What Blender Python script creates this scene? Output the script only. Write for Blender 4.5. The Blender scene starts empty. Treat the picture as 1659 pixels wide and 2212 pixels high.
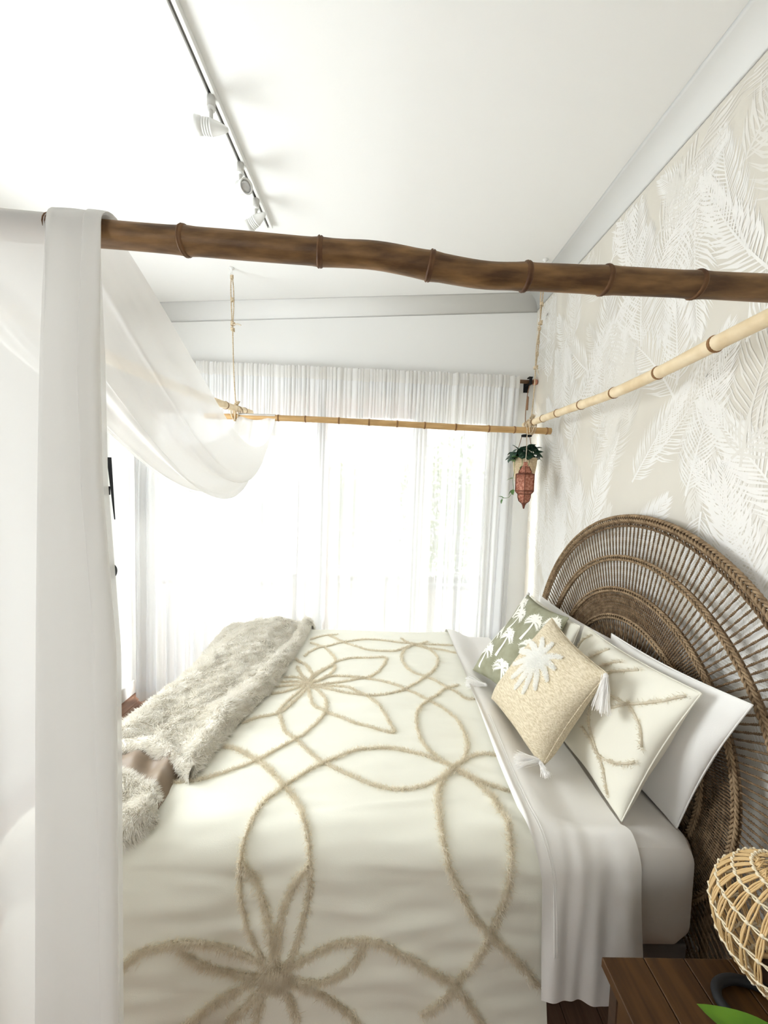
import bpy, math, random
import numpy as np
from mathutils import Vector, Matrix, Euler

scene = bpy.context.scene
# ------------------------------------------------------------------ camera
CAM_H = 1.7
def set_camera():
    F, CX, CY = 830.0, 829.5, 1106.0            # pixels of the 1659 x 2212 frame
    T, VPX, VPY = 0.022, 826.0, 1051.0          # roll, vanishing point of the side walls
    y = np.array([VPX - CX, VPY - CY, F]); y /= np.linalg.norm(y)
    x = np.array([math.cos(T), math.sin(T), 0.0]); x -= y * (x @ y); x /= np.linalg.norm(x)
    z = np.cross(x, y)
    if z[1] > 0: z = -z
    R = np.stack([x, y, z], 1)                  # world axes seen from the camera (right, down, forward)
    right, down, fwd = R[0], R[1], R[2]
    M = Matrix(((right[0], -down[0], -fwd[0], 0), (right[1], -down[1], -fwd[1], 0),
                (right[2], -down[2], -fwd[2], CAM_H), (0, 0, 0, 1)))
    cd = bpy.data.cameras.new('camera'); co = bpy.data.objects.new('camera', cd)
    scene.collection.objects.link(co); co.matrix_world = M
    cd.sensor_fit = 'VERTICAL'; cd.sensor_height = 36.0; cd.lens = 36.0 * F / 2212.0
    cd.clip_start = 0.02; cd.clip_end = 200
    scene.camera = co
set_camera()
# ------------------------------------------------------------------ daylight and exposure
world = bpy.data.worlds.new('overcast_sky'); scene.world = world; world.use_nodes = True
bg = world.node_tree.nodes['Background']
bg.inputs['Color'].default_value = (0.92, 0.975, 1.0, 1); bg.inputs['Strength'].default_value = 4.5
def portal(name, loc, rot, sx, sy):             # guides the sky's own light through an opening
    l = bpy.data.lights.new(name, 'AREA'); l.shape = 'RECTANGLE'; l.size = sx; l.size_y = sy
    l.cycles.is_portal = True
    o = bpy.data.objects.new(name, l); scene.collection.objects.link(o)
    o.location = loc; o.rotation_euler = rot
portal('window_portal', (-0.46, 3.16, 1.19), (math.radians(-90), 0, 0), 2.76, 2.28)
portal('side_fill_portal', (-2.12, 1.35, 1.65), (0, math.radians(-90), 0), 1.3, 1.1)  # sky fill through the opening added in the left wall
portal('rear_fill_portal', (-1.35, -1.75, 1.65), (math.radians(90), 0, 0), .7, .7)  # sky fill through the opening added behind the camera
vs = scene.view_settings
vs.view_transform = 'Standard'; vs.look = 'None'; vs.gamma = 1.0; vs.use_curve_mapping = False
vs.exposure = 2.12
cy = scene.cycles
cy.use_denoising = True; cy.max_bounces = 14; cy.diffuse_bounces = 8; cy.transparent_max_bounces = 32
cy.transmission_bounces = 8; cy.glossy_bounces = 4; cy.sample_clamp_indirect = 8.0; cy.caustics_reflective = False; cy.caustics_refractive = False

# ------------------------------------------------------------------ materials
def nt(name):
    m = bpy.data.materials.new(name); m.use_nodes = True
    return m, m.node_tree.nodes, m.node_tree.links
def mat(name, col, rough=0.8, col2=None, nscale=8.0, stretch=(1, 1, 1), bump=0.0, bscale=60.0, bstretch=None,
        metal=0.0, detail=4.0, ramp=(0.35, 0.65), spec=0.3, sheen=0.0, trans=0.0):
    m, N, L = nt(name); b = N['Principled BSDF']
    b.inputs['Base Color'].default_value = (*col, 1); b.inputs['Roughness'].default_value = rough
    b.inputs['Metallic'].default_value = metal; b.inputs['Specular IOR Level'].default_value = spec
    if sheen: b.inputs['Sheen Weight'].default_value = sheen
    tc = N.new('ShaderNodeTexCoord')
    def tex(scale, st):
        mp = N.new('ShaderNodeMapping'); mp.inputs['Scale'].default_value = st
        L.new(tc.outputs['Object'], mp.inputs['Vector'])
        t = N.new('ShaderNodeTexNoise'); t.inputs['Scale'].default_value = scale; t.inputs['Detail'].default_value = detail
        L.new(mp.outputs['Vector'], t.inputs['Vector']); return t
    if col2:
        t = tex(nscale, stretch); r = N.new('ShaderNodeValToRGB')
        r.color_ramp.elements[0].position, r.color_ramp.elements[1].position = ramp
        r.color_ramp.elements[0].color = (*col, 1); r.color_ramp.elements[1].color = (*col2, 1)
        L.new(t.outputs['Fac'], r.inputs['Fac']); L.new(r.outputs['Color'], b.inputs['Base Color'])
    if bump:
        t = tex(bscale, bstretch or (1, 1, 1)); bp = N.new('ShaderNodeBump')
        bp.inputs['Strength'].default_value = bump; bp.inputs['Distance'].default_value = 0.004
        L.new(t.outputs['Fac'], bp.inputs['Height']); L.new(bp.outputs['Normal'], b.inputs['Normal'])
    if trans:
        out = N['Material Output']; tl = N.new('ShaderNodeBsdfTranslucent'); tl.inputs['Color'].default_value = (*col, 1)
        mx = N.new('ShaderNodeMixShader'); mx.inputs[0].default_value = trans
        L.new(b.outputs[0], mx.inputs[1]); L.new(tl.outputs[0], mx.inputs[2]); L.new(mx.outputs[0], out.inputs['Surface'])
    return m
def sheer(name, col, clear, transl=0.6, thread=0.0):
    m, N, L = nt(name); N.remove(N['Principled BSDF']); out = N['Material Output']
    d = N.new('ShaderNodeBsdfDiffuse'); t = N.new('ShaderNodeBsdfTranslucent'); p = N.new('ShaderNodeBsdfTransparent')
    d.inputs['Color'].default_value = (*col, 1); t.inputs['Color'].default_value = (*col, 1)
    a = N.new('ShaderNodeMixShader'); a.inputs[0].default_value = transl
    L.new(d.outputs[0], a.inputs[1]); L.new(t.outputs[0], a.inputs[2])
    b = N.new('ShaderNodeMixShader'); b.inputs[0].default_value = clear
    L.new(a.outputs[0], b.inputs[1]); L.new(p.outputs[0], b.inputs[2]); L.new(b.outputs[0], out.inputs['Surface'])
    if thread:                                   # slight slub in the weave
        tc = N.new('ShaderNodeTexCoord'); mp = N.new('ShaderNodeMapping'); mp.inputs['Scale'].default_value = (60, 60, 6)
        n = N.new('ShaderNodeTexNoise'); n.inputs['Scale'].default_value = 2.0
        r = N.new('ShaderNodeMapRange'); r.inputs['To Min'].default_value = clear - thread; r.inputs['To Max'].default_value = clear + thread
        L.new(tc.outputs['Object'], mp.inputs['Vector']); L.new(mp.outputs[0], n.inputs['Vector'])
        L.new(n.outputs['Fac'], r.inputs['Value']); L.new(r.outputs[0], b.inputs[0])
    return m
def glass(name, tint=(1, 1, 1), refl=0.06):
    m, N, L = nt(name); N.remove(N['Principled BSDF']); out = N['Material Output']
    p = N.new('ShaderNodeBsdfTransparent'); p.inputs['Color'].default_value = (*tint, 1)
    g = N.new('ShaderNodeBsdfGlossy'); g.inputs['Roughness'].default_value = 0.02
    mx = N.new('ShaderNodeMixShader'); mx.inputs[0].default_value = refl
    L.new(p.outputs[0], mx.inputs[1]); L.new(g.outputs[0], mx.inputs[2]); L.new(mx.outputs[0], out.inputs['Surface'])
    return m
def leaf_mat(name, col, edge):
    m, N, L = nt(name); b = N['Principled BSDF']; b.inputs['Roughness'].default_value = 0.4
    tc = N.new('ShaderNodeTexCoord'); s = N.new('ShaderNodeSeparateXYZ'); L.new(tc.outputs['Object'], s.inputs[0])
    a = N.new('ShaderNodeMath'); a.operation = 'ABSOLUTE'; L.new(s.outputs['X'], a.inputs[0])
    r = N.new('ShaderNodeValToRGB'); r.color_ramp.elements[0].position = 0.0015; r.color_ramp.elements[1].position = 0.003
    r.color_ramp.elements[0].color = (*edge, 1); r.color_ramp.elements[1].color = (*col, 1)
    n = N.new('ShaderNodeTexNoise'); n.inputs['Scale'].default_value = 60
    mx = N.new('ShaderNodeMix'); mx.data_type = 'RGBA'; mx.inputs[6].default_value = (*col, 1)
    L.new(tc.outputs['Object'], n.inputs['Vector'])
    L.new(a.outputs[0], r.inputs['Fac']); L.new(r.outputs['Color'], mx.inputs[7])
    m2 = N.new('ShaderNodeMapRange'); m2.inputs['From Min'].default_value = 0.35; m2.inputs['From Max'].default_value = 0.6
    L.new(n.outputs['Fac'], m2.inputs['Value']); L.new(m2.outputs[0], mx.inputs[0]); L.new(mx.outputs[2], b.inputs['Base Color'])
    return m

M = {}
M['paint'] = mat('white_paint', (0.80, 0.80, 0.785), 0.9, bump=0.05, bscale=140)
M['ceil'] = mat('ceiling_paint', (0.87, 0.868, 0.852), 0.9, bump=0.05, bscale=160)
M['cornice'] = mat('cornice_paint', (0.80, 0.80, 0.785), 0.7)
M['paper'] = mat('wallpaper_ground', (0.69, 0.655, 0.585), 0.85, (0.73, 0.695, 0.625), 3.0, bump=0.04, bscale=200)
M['frond'] = mat('wallpaper_frond', (0.86, 0.845, 0.815), 0.8)
M['frond2'] = mat('wallpaper_frond_pale', (0.79, 0.765, 0.715), 0.8)
M['board'] = mat('floor_timber', (0.20, 0.105, 0.065), 0.45, (0.30, 0.165, 0.105), 6.0, (8, 0.6, 1), bump=0.1, bscale=80, bstretch=(6, .4, 1))
M['bamboo'] = mat('pale_bamboo', (0.74, 0.58, 0.36), 0.45, (0.87, 0.73, 0.51), 5.0, (3, 3, 3), bump=0.08, bscale=40)
M['bamboo_far'] = mat('tan_bamboo', (0.46, 0.28, 0.115), 0.5, (0.60, 0.39, 0.18), 7.0, (1, 6, 6), bump=0.1, bscale=50)
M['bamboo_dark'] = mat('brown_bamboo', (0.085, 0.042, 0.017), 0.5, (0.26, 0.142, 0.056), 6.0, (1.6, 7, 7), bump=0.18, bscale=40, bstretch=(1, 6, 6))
M['ring'] = mat('bamboo_node', (0.20, 0.10, 0.04), 0.6, (0.32, 0.17, 0.07), 30)
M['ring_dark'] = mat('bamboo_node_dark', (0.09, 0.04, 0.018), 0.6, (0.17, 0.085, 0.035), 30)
M['jute'] = mat('natural_rope', (0.50, 0.39, 0.25), 0.9, (0.66, 0.55, 0.40), 90, bump=0.3, bscale=300)
M['cotton'] = mat('pale_cord', (0.72, 0.66, 0.55), 0.9, (0.62, 0.54, 0.42), 90)
M['brown_cord'] = mat('brown_cord', (0.30, 0.17, 0.10), 0.9)
M['white_metal'] = mat('white_metal', (0.80, 0.80, 0.78), 0.35, spec=0.5)
M['grey_metal'] = mat('grey_adapter', (0.55, 0.54, 0.51), 0.5)
M['dark'] = mat('black_metal', (0.008, 0.008, 0.009), 0.7)
M['slot'] = mat('track_slot', (0.16, 0.15, 0.14), 0.3, metal=0.6)
M['lens'] = mat('lamp_glass', (0.55, 0.55, 0.55), 0.08, metal=0.7)
M['drape'] = sheer('canopy_voile', (0.88, 0.87, 0.85), 0.22, 0.28)
M['curtain'] = sheer('curtain_voile', (0.82, 0.825, 0.83), 0.031, 0.045, 0.016)
M['hem'] = sheer('curtain_hem', (0.93, 0.92, 0.90), 0.12, 0.7)
M['rodwood'] = mat('dark_rod_wood', (0.12, 0.065, 0.035), 0.5, (0.19, 0.11, 0.06), 10, (1, 8, 8))
M['timber'] = mat('red_timber_frame', (0.42, 0.17, 0.11), 0.5, (0.50, 0.23, 0.15), 8, (8, 8, .6))
M['greyframe'] = mat('grey_frame', (0.42, 0.42, 0.41), 0.5)
M['creamframe'] = mat('cream_frame', (0.66, 0.60, 0.48), 0.5)
M['glass'] = glass('window_glass')
M['frost'] = sheer('frosted_film', (0.80, 0.84, 0.84), 0.25, 0.5)
M['blind'] = mat('white_blind', (0.82, 0.82, 0.80), 0.6)
M['deck'] = mat('deck_timber', (0.40, 0.33, 0.27), 0.7, (0.50, 0.43, 0.36), 6, (6, .5, 1))
M['rail'] = mat('balcony_rail', (0.60, 0.62, 0.63), 0.5)
M['foliage'] = mat('garden_leaf', (0.20, 0.34, 0.07), 0.6, (0.42, 0.52, 0.12), 5, trans=0.3)
M['bluefoliage'] = mat('blue_grey_leaf', (0.20, 0.28, 0.27), 0.6, (0.32, 0.40, 0.40), 5, trans=0.3)
M['bark'] = mat('bark', (0.22, 0.17, 0.13), 0.9, (0.32, 0.26, 0.2), 12)
M['duvet'] = mat('cream_cotton', (0.81, 0.795, 0.70), 0.95, bump=0.12, bscale=420, sheen=0.1)
M['tuft'] = mat('chenille_tuft', (0.80, 0.735, 0.60), 1.0, (0.92, 0.87, 0.76), 45, trans=0.4)
M['sheet'] = mat('white_sheet', (0.85, 0.83, 0.80), 0.95, bump=0.06, bscale=300)
M['fitted'] = mat('fitted_sheet', (0.80, 0.77, 0.735), 0.95, bump=0.06, bscale=300)
M['bedbase'] = mat('bed_base_fabric', (0.20, 0.20, 0.21), 0.95)
M['bedwood'] = mat('bed_leg_wood', (0.12, 0.07, 0.04), 0.6)
M['furbase'] = mat('fur_ground', (0.68, 0.65, 0.59), 1.0, (0.78, 0.75, 0.69), 14)
M['fur'] = mat('fur_strand', (0.80, 0.77, 0.70), 0.9, (0.94, 0.925, 0.885), 38, trans=0.4)
M['satin'] = mat('brown_satin', (0.19, 0.135, 0.09), 0.5, (0.25, 0.185, 0.125), 6, spec=0.35, sheen=0.2)
M['pillow'] = mat('white_pillowcase', (0.79, 0.775, 0.75), 0.95, bump=0.08, bscale=300)
M['sham'] = mat('cream_sham', (0.77, 0.745, 0.65), 0.95, bump=0.10, bscale=420)
M['green'] = mat('sage_linen', (0.265, 0.262, 0.175), 0.95, (0.345, 0.342, 0.245), 16, bump=0.2, bscale=500)
M['stitch'] = mat('white_embroidery', (0.86, 0.84, 0.76), 0.95, bump=0.2, bscale=300)
M['beige'] = mat('beige_slub', (0.54, 0.45, 0.305), 0.95, (0.74, 0.655, 0.50), 1.0, (190, 42, 190), bump=0.9, bscale=1.0, bstretch=(230, 60, 230))
M['white_tuft'] = mat('white_tuft', (0.99, 0.985, 0.965), 1.0, trans=0.5)
M['tassel'] = mat('tassel_cotton', (0.98, 0.97, 0.96), 0.95, trans=0.5)
M['wicker'] = mat('seagrass_rope', (0.125, 0.077, 0.041), 0.8, (0.245, 0.162, 0.092), 40, bump=0.4, bscale=200)
M['wicker_light'] = mat('seagrass_braid', (0.215, 0.143, 0.08), 0.8, (0.37, 0.26, 0.155), 40, bump=0.4, bscale=200)
M['cane'] = mat('lamp_cane', (0.60, 0.40, 0.18), 0.5, (0.72, 0.52, 0.27), 20)
M['twine'] = mat('lamp_twine', (0.76, 0.66, 0.48), 0.8)
M['bulb'] = glass('bulb_glass', (0.9, 0.9, 0.9), 0.25)
M['nightwood'] = mat('walnut_boards', (0.028, 0.011, 0.003), 0.5, (0.070, 0.031, 0.008), 4.0, (10, .8, 1), bump=0.1, bscale=60, bstretch=(8, .5, 1), spec=0.2)
M['nightdark'] = mat('walnut_dark', (0.025, 0.011, 0.005), 0.5, (0.05, 0.023, 0.01), 4.0, (1, 1, 8))
M['brass'] = mat('brass', (0.5, 0.36, 0.16), 0.35, metal=0.9)
M['copper'] = mat('copper_panel', (0.27, 0.085, 0.05), 0.55, (0.52, 0.25, 0.175), 90, bump=0.25, bscale=160, metal=0.35)
M['copper_dark'] = mat('copper_edge', (0.15, 0.05, 0.032), 0.45, metal=0.4)
M['pot'] = mat('woven_pot', (0.56, 0.42, 0.26), 0.9, (0.72, 0.59, 0.41), 60, (1, 1, 3), bump=0.4, bscale=150)
M['leafdark'] = leaf_mat('hoya_leaf', (0.026, 0.07, 0.042), (0.22, 0.30, 0.17))
M['leafpale'] = leaf_mat('vine_leaf', (0.12, 0.24, 0.07), (0.05, 0.11, 0.04))
M['leafbright'] = mat('bright_leaf', (0.06, 0.16, 0.006), 0.45, (0.12, 0.25, 0.015), 12, trans=0.3)
M['soil'] = mat('soil', (0.05, 0.035, 0.025), 1.0)
M['ceramic'] = mat('white_ceramic', (0.8, 0.8, 0.78), 0.3)
M['base_board'] = mat('skirting_paint', (0.80, 0.79, 0.76), 0.5)

# ------------------------------------------------------------------ mesh helpers
class MB:
    def __init__(s): s.V = []; s.F = []; s.n = 0
    def add(s, VF):
        V, Fc = VF; V = np.asarray(V, float)
        s.V.append(V); s.F += [tuple(int(i) + s.n for i in f) for f in Fc]; s.n += len(V); return s
    def get(s): return (np.concatenate(s.V) if s.V else np.zeros((0, 3))), s.F
def raw(name, V, Fc, m, smooth=True):
    me = bpy.data.meshes.new(name)
    V = np.asarray(V, np.float32)
    if isinstance(Fc, np.ndarray):
        k = Fc.shape[1]; nf = len(Fc)
        me.vertices.add(len(V)); me.vertices.foreach_set('co', V.ravel())
        me.loops.add(nf * k); me.loops.foreach_set('vertex_index', Fc.astype(np.int32).ravel())
        me.polygons.add(nf); me.polygons.foreach_set('loop_start', (np.arange(nf) * k).astype(np.int32))
        me.polygons.foreach_set('loop_total', np.full(nf, k, np.int32)); me.update(calc_edges=True)
    else:
        me.from_pydata(V.tolist(), [], Fc); me.update()
    if smooth: me.polygons.foreach_set('use_smooth', np.ones(len(me.polygons), bool))
    for mm in (m if isinstance(m, list) else [m]): me.materials.append(mm)
    return me
def link(name, me):
    o = bpy.data.objects.new(name, me); scene.collection.objects.link(o); return o
def tag(o, label=None, cat=None, group=None, kind=None):
    if label: o['label'] = label
    if cat: o['category'] = cat
    if group: o['group'] = group
    if kind: o['kind'] = kind
    return o
def thing(name, label, cat, loc, group=None):
    o = bpy.data.objects.new(name, None); scene.collection.objects.link(o); o.location = loc; o.empty_display_size = 0.05
    return tag(o, label, cat, group)
def root_loc(o):
    while o.parent: o = o.parent
    return np.array(o.location)
def part(name, VF, m, parent, smooth=True, label=None, kind=None):
    V, Fc = VF; V = np.asarray(V, float) - root_loc(parent)
    o = link(name, raw(name, V, Fc, m, smooth)); o.parent = parent
    return tag(o, label, None, None, kind)
def solo(name, VF, m, label=None, cat=None, smooth=True, group=None, kind=None, loc=None):
    V, Fc = VF; V = np.asarray(V, float)
    if loc is None: loc = ((V[:, 0].min() + V[:, 0].max()) / 2, (V[:, 1].min() + V[:, 1].max()) / 2, V[:, 2].min())
    o = link(name, raw(name, V - np.array(loc), Fc, m, smooth)); o.location = loc
    return tag(o, label, cat, group, kind)
def inst(name, me, parent, pos, rot, scale=(1, 1, 1)):
    o = link(name, me); o.parent = parent; o.location = Vector(pos) - Vector(root_loc(parent))
    o.rotation_euler = rot if not isinstance(rot, Matrix) else rot.to_euler(); o.scale = scale
    return o
def box(x0, x1, y0, y1, z0, z1, bev=0.0):
    if bev <= 0:
        V = [(x0, y0, z0), (x1, y0, z0), (x1, y1, z0), (x0, y1, z0), (x0, y0, z1), (x1, y0, z1), (x1, y1, z1), (x0, y1, z1)]
        return np.array(V, float), [(0, 3, 2, 1), (4, 5, 6, 7), (0, 1, 5, 4), (1, 2, 6, 5), (2, 3, 7, 6), (3, 0, 4, 7)]
    b = bev; V = []; X = (x0, x1); Y = (y0, y1); Z = (z0, z1); idx = {}
    for i in (0, 1):
        for j in (0, 1):
            for k in (0, 1):
                sx, sy, sz = (b if i == 0 else -b), (b if j == 0 else -b), (b if k == 0 else -b)
                for a, d in enumerate(((0, sy, sz), (sx, 0, sz), (sx, sy, 0))):
                    idx[i, j, k, a] = len(V); V.append((X[i] + d[0], Y[j] + d[1], Z[k] + d[2]))
    Fc = []
    for i in (0, 1): Fc.append([idx[i, j, k, 0] for j, k in ((0, 0), (0, 1), (1, 1), (1, 0))][::1 if i == 0 else -1])
    for j in (0, 1): Fc.append([idx[i, j, k, 1] for i, k in ((0, 0), (1, 0), (1, 1), (0, 1))][::1 if j == 0 else -1])
    for k in (0, 1): Fc.append([idx[i, j, k, 2] for i, j in ((0, 0), (0, 1), (1, 1), (1, 0))][::1 if k == 0 else -1])
    for j in (0, 1):
        for k in (0, 1): Fc.append([idx[0, j, k, 1], idx[1, j, k, 1], idx[1, j, k, 2], idx[0, j, k, 2]])
    for i in (0, 1):
        for k in (0, 1): Fc.append([idx[i, 0, k, 0], idx[i, 1, k, 0], idx[i, 1, k, 2], idx[i, 0, k, 2]])
    for i in (0, 1):
        for j in (0, 1): Fc.append([idx[i, j, 0, 0], idx[i, j, 1, 0], idx[i, j, 1, 1], idx[i, j, 0, 1]])
    for i in (0, 1):
        for j in (0, 1):
            for k in (0, 1): Fc.append([idx[i, j, k, 0], idx[i, j, k, 1], idx[i, j, k, 2]])
    return np.array(V, float), Fc
def smooth_path(P, n):
    P = np.asarray(P, float)
    if len(P) < 3: t = np.linspace(0, 1, n)[:, None]; return P[0] * (1 - t) + P[-1] * t
    Q = np.vstack([2 * P[0] - P[1], P, 2 * P[-1] - P[-2]])
    d = np.linalg.norm(np.diff(P, axis=0), axis=1); s = np.concatenate([[0], np.cumsum(d)]); out = []
    for u in np.linspace(0, s[-1], n):
        i = min(np.searchsorted(s, u, side='right') - 1, len(P) - 2); t = (u - s[i]) / max(d[i], 1e-9)
        a, b, c, e = Q[i], Q[i + 1], Q[i + 2], Q[i + 3]
        out.append(.5 * (2 * b + (c - a) * t + (2 * a - 5 * b + 4 * c - e) * t * t + (3 * b - a - 3 * c + e) * t ** 3))
    return np.array(out)
def frames(P, closed=False):
    T = np.gradient(P, axis=0)
    if closed: T = np.roll(P, -1, 0) - np.roll(P, 1, 0)
    T /= np.linalg.norm(T, axis=1)[:, None] + 1e-12
    a = np.array([0, 0, 1.0]) if abs(T[0, 2]) < .9 else np.array([1.0, 0, 0])
    n = np.cross(T[0], a); n /= np.linalg.norm(n); Nn = [n]
    for i in range(1, len(P)):
        n = n - T[i] * (n @ T[i]); n /= np.linalg.norm(n) + 1e-12; Nn.append(n)
    Nn = np.array(Nn); return T, Nn, np.cross(T, Nn)
def tube(P, r, n=8, closed=False, cap=True):
    P = np.asarray(P, float); r = np.broadcast_to(np.asarray(r, float), (len(P),))
    T, A, B = frames(P, closed); th = np.linspace(0, 2 * np.pi, n, endpoint=False)
    V = (P[:, None] + r[:, None, None] * (np.cos(th)[None, :, None] * A[:, None] + np.sin(th)[None, :, None] * B[:, None])).reshape(-1, 3)
    m = len(P); Fc = []
    for i in range(m if closed else m - 1):
        a, b = i * n, ((i + 1) % m) * n
        for j in range(n): k = (j + 1) % n; Fc.append((a + j, a + k, b + k, b + j))
    if cap and not closed: Fc += [tuple(range(n))[::-1], tuple(range((m - 1) * n, m * n))]
    return V, Fc
def rope(P, r, strands=2, pitch=0.03, n=5, step=0.004):
    P = np.asarray(P, float); L = np.linalg.norm(np.diff(P, axis=0), axis=1).sum(); k = max(6, int(L / step)); P = smooth_path(P, k)
    T, A, B = frames(P); s = np.linspace(0, L, k); mb = MB()
    for i in range(strands):
        ph = 2 * np.pi * (s / pitch + i / strands)
        mb.add(tube(P + r * .5 * (np.cos(ph)[:, None] * A + np.sin(ph)[:, None] * B), r * .58, n))
    return mb.get()
def lathe(prof, c, n=24, axis=None, close=False):
    prof = np.asarray(prof, float); th = np.linspace(0, 2 * np.pi, n, endpoint=False)
    if axis is None: A, B, Cx = np.eye(3)
    else:
        Cx = np.array(axis, float); Cx /= np.linalg.norm(Cx); t = np.array([0, 0, 1.0]) if abs(Cx[2]) < .9 else np.array([1.0, 0, 0])
        A = np.cross(t, Cx); A /= np.linalg.norm(A); B = np.cross(Cx, A)
    V = (np.array(c) + prof[:, None, 0, None] * (np.cos(th)[None, :, None] * A + np.sin(th)[None, :, None] * B) + prof[:, None, 1, None] * Cx).reshape(-1, 3)
    Fc = []
    for i in range(len(prof) - 1):
        for j in range(n): k = (j + 1) % n; Fc.append((i * n + j, i * n + k, (i + 1) * n + k, (i + 1) * n + j))
    if prof[0, 0] > 1e-5 and close: Fc.append(tuple(range(n))[::-1])
    if prof[-1, 0] > 1e-5 and close: Fc.append(tuple(range((len(prof) - 1) * n, len(prof) * n)))
    return V, Fc
def grid_faces(n, m):
    i = np.arange(n - 1)[:, None] * m + np.arange(m - 1)[None, :]
    return np.stack([i, i + m, i + m + 1, i + 1], -1).reshape(-1, 4)
def ball(c, r, n=10):
    a = np.linspace(-np.pi / 2, np.pi / 2, n // 2 + 2)
    return lathe(np.stack([np.cos(a) * r + 1e-6, np.sin(a) * r], 1), c, n)
def wob(u, v, seed, k=6, f=1.0):                 # cheap smooth noise on numpy arrays
    rg = np.random.RandomState(seed); out = 0
    for _ in range(k):
        a = rg.uniform(-1, 1, 2) * f; p = rg.uniform(0, 6.28, 2); b = rg.uniform(-1, 1, 2) * f * .6
        out = out + np.sin(a[0] * u + a[1] * v + p[0] + 1.3 * np.sin(b[0] * u + b[1] * v + p[1]))
    return out / math.sqrt(k)
def fibres(P, Nrm, spread, length, width, per, rg, up=0.6, side=0.8, lean=None):
    """short tapered strands rooted at the points P: one triangle each"""
    k = len(P) * per; P = np.repeat(P, per, 0); Nn = np.repeat(Nrm, per, 0)
    j = rg.normal(size=(k, 3)) * spread; j -= Nn * (j * Nn).sum(1)[:, None]
    d = Nn * up + rg.normal(size=(k, 3)) * side * .5
    if lean is not None: d += (lean if lean.ndim == 1 else np.repeat(lean, per, 0))
    d /= np.linalg.norm(d, axis=1)[:, None]
    low = (d * Nn).sum(1); d += Nn * np.maximum(0, .08 - low)[:, None]
    w = np.cross(d, rg.normal(size=(k, 3))); w /= np.linalg.norm(w, axis=1)[:, None] + 1e-9
    b = P + j; L = length * rg.uniform(.6, 1.2, (k, 1))
    V = np.stack([b - w * width, b + w * width, b + d * L], 1).reshape(-1, 3)
    return V, np.arange(3 * k).reshape(-1, 3)
# ------------------------------------------------------------------ the room
XR, YB, XL, YF_ = 1.145, 3.0, -1.97, -1.6        # right wall, window wall, left wall, wall behind the camera
def zc(x): return 3.085 + 0.05 * x               # the ceiling rises gently towards the headboard wall
def struct(name, VF, m, parent=None, smooth=False):
    if parent is None: return solo(name, VF, m, kind='structure', smooth=smooth, loc=(0, 0, 0))
    return part(name, VF, m, parent, smooth)
floor = struct('floor', box(XL - .1, XR + .1, YF_ - .1, YB + .12, -.12, -.02), M['nightdark'])
bw = 0.118; k = 0
board_me = raw('floor_board', *box(-bw / 2 + .001, bw / 2 - .001, 0, 1.535, -.02, 0, .0015), M['board'], False)
for i in range(27):
    for j in range(3):
        y0 = YF_ + j * 1.54 - (i % 3) * 0.0
        o = inst('floor_board', board_me, floor, (XL + bw * (i + .5), y0, 0), (0, 0, 0))
V = []
for x in (XL - .1, XR + .1):
    for y in (YF_ - .1, YB + .14): V += [(x, y, zc(x)), (x, y, zc(x) + .1)]
struct('ceiling', (V, [(0, 2, 6, 4), (1, 5, 7, 3), (0, 1, 3, 2), (4, 6, 7, 5), (0, 4, 5, 1), (2, 3, 7, 6)]), M['ceil'])
wr = struct('wall_right', box(XR, XR + .1, YF_ - .1, YB + .12, -.02, 3.25), M['paper'])
WX0, WX1, WZ0, WZ1 = -1.84, 0.92, 0.05, 2.33     # glazed opening
mb = MB()
mb.add(box(XL - .1, WX0, YB, YB + .12, -.02, 3.3)); mb.add(box(WX1, XR, YB, YB + .12, -.02, 3.3))
mb.add(box(WX0, WX1, YB, YB + .12, WZ1, 3.3)); mb.add(box(WX0, WX1, YB, YB + .12, -.02, WZ0))
struct('wall_back', mb.get(), M['paint'])
SY0, SY1, SZ0, SZ1 = .8, 1.9, 1.0, 2.3          # side opening out of frame, added to brighten the room
mb = MB()
mb.add(box(XL - .1, XL, YF_ - .1, SY0, -.02, 3.2)); mb.add(box(XL - .1, XL, SY1, YB, -.02, 3.2))
mb.add(box(XL - .1, XL, SY0, SY1, SZ1, 3.2)); mb.add(box(XL - .1, XL, SY0, SY1, -.02, SZ0))
struct('wall_left', mb.get(), M['paint'])
RX0, RX1, RZ0, RZ1 = -1.7, -1.0, 1.3, 2.0           # unseen opening behind the camera, added as fill light
mb = MB(); mb.add(box(XL, RX0, YF_ - .1, YF_, -.02, 3.3)); mb.add(box(RX1, XR, YF_ - .1, YF_, -.02, 3.3))
mb.add(box(RX0, RX1, YF_ - .1, YF_, -.02, RZ0)); mb.add(box(RX0, RX1, YF_ - .1, YF_, RZ1, 3.3))
struct('wall_front', mb.get(), M['paint'])
struct('baseboard_left', box(XL, XL + .018, YF_, YB, 0, .11, .004), M['base_board'])
struct('baseboard_right', box(XR - .018, XR, YF_, YB, 0, .11, .004), M['base_board'])
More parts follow.
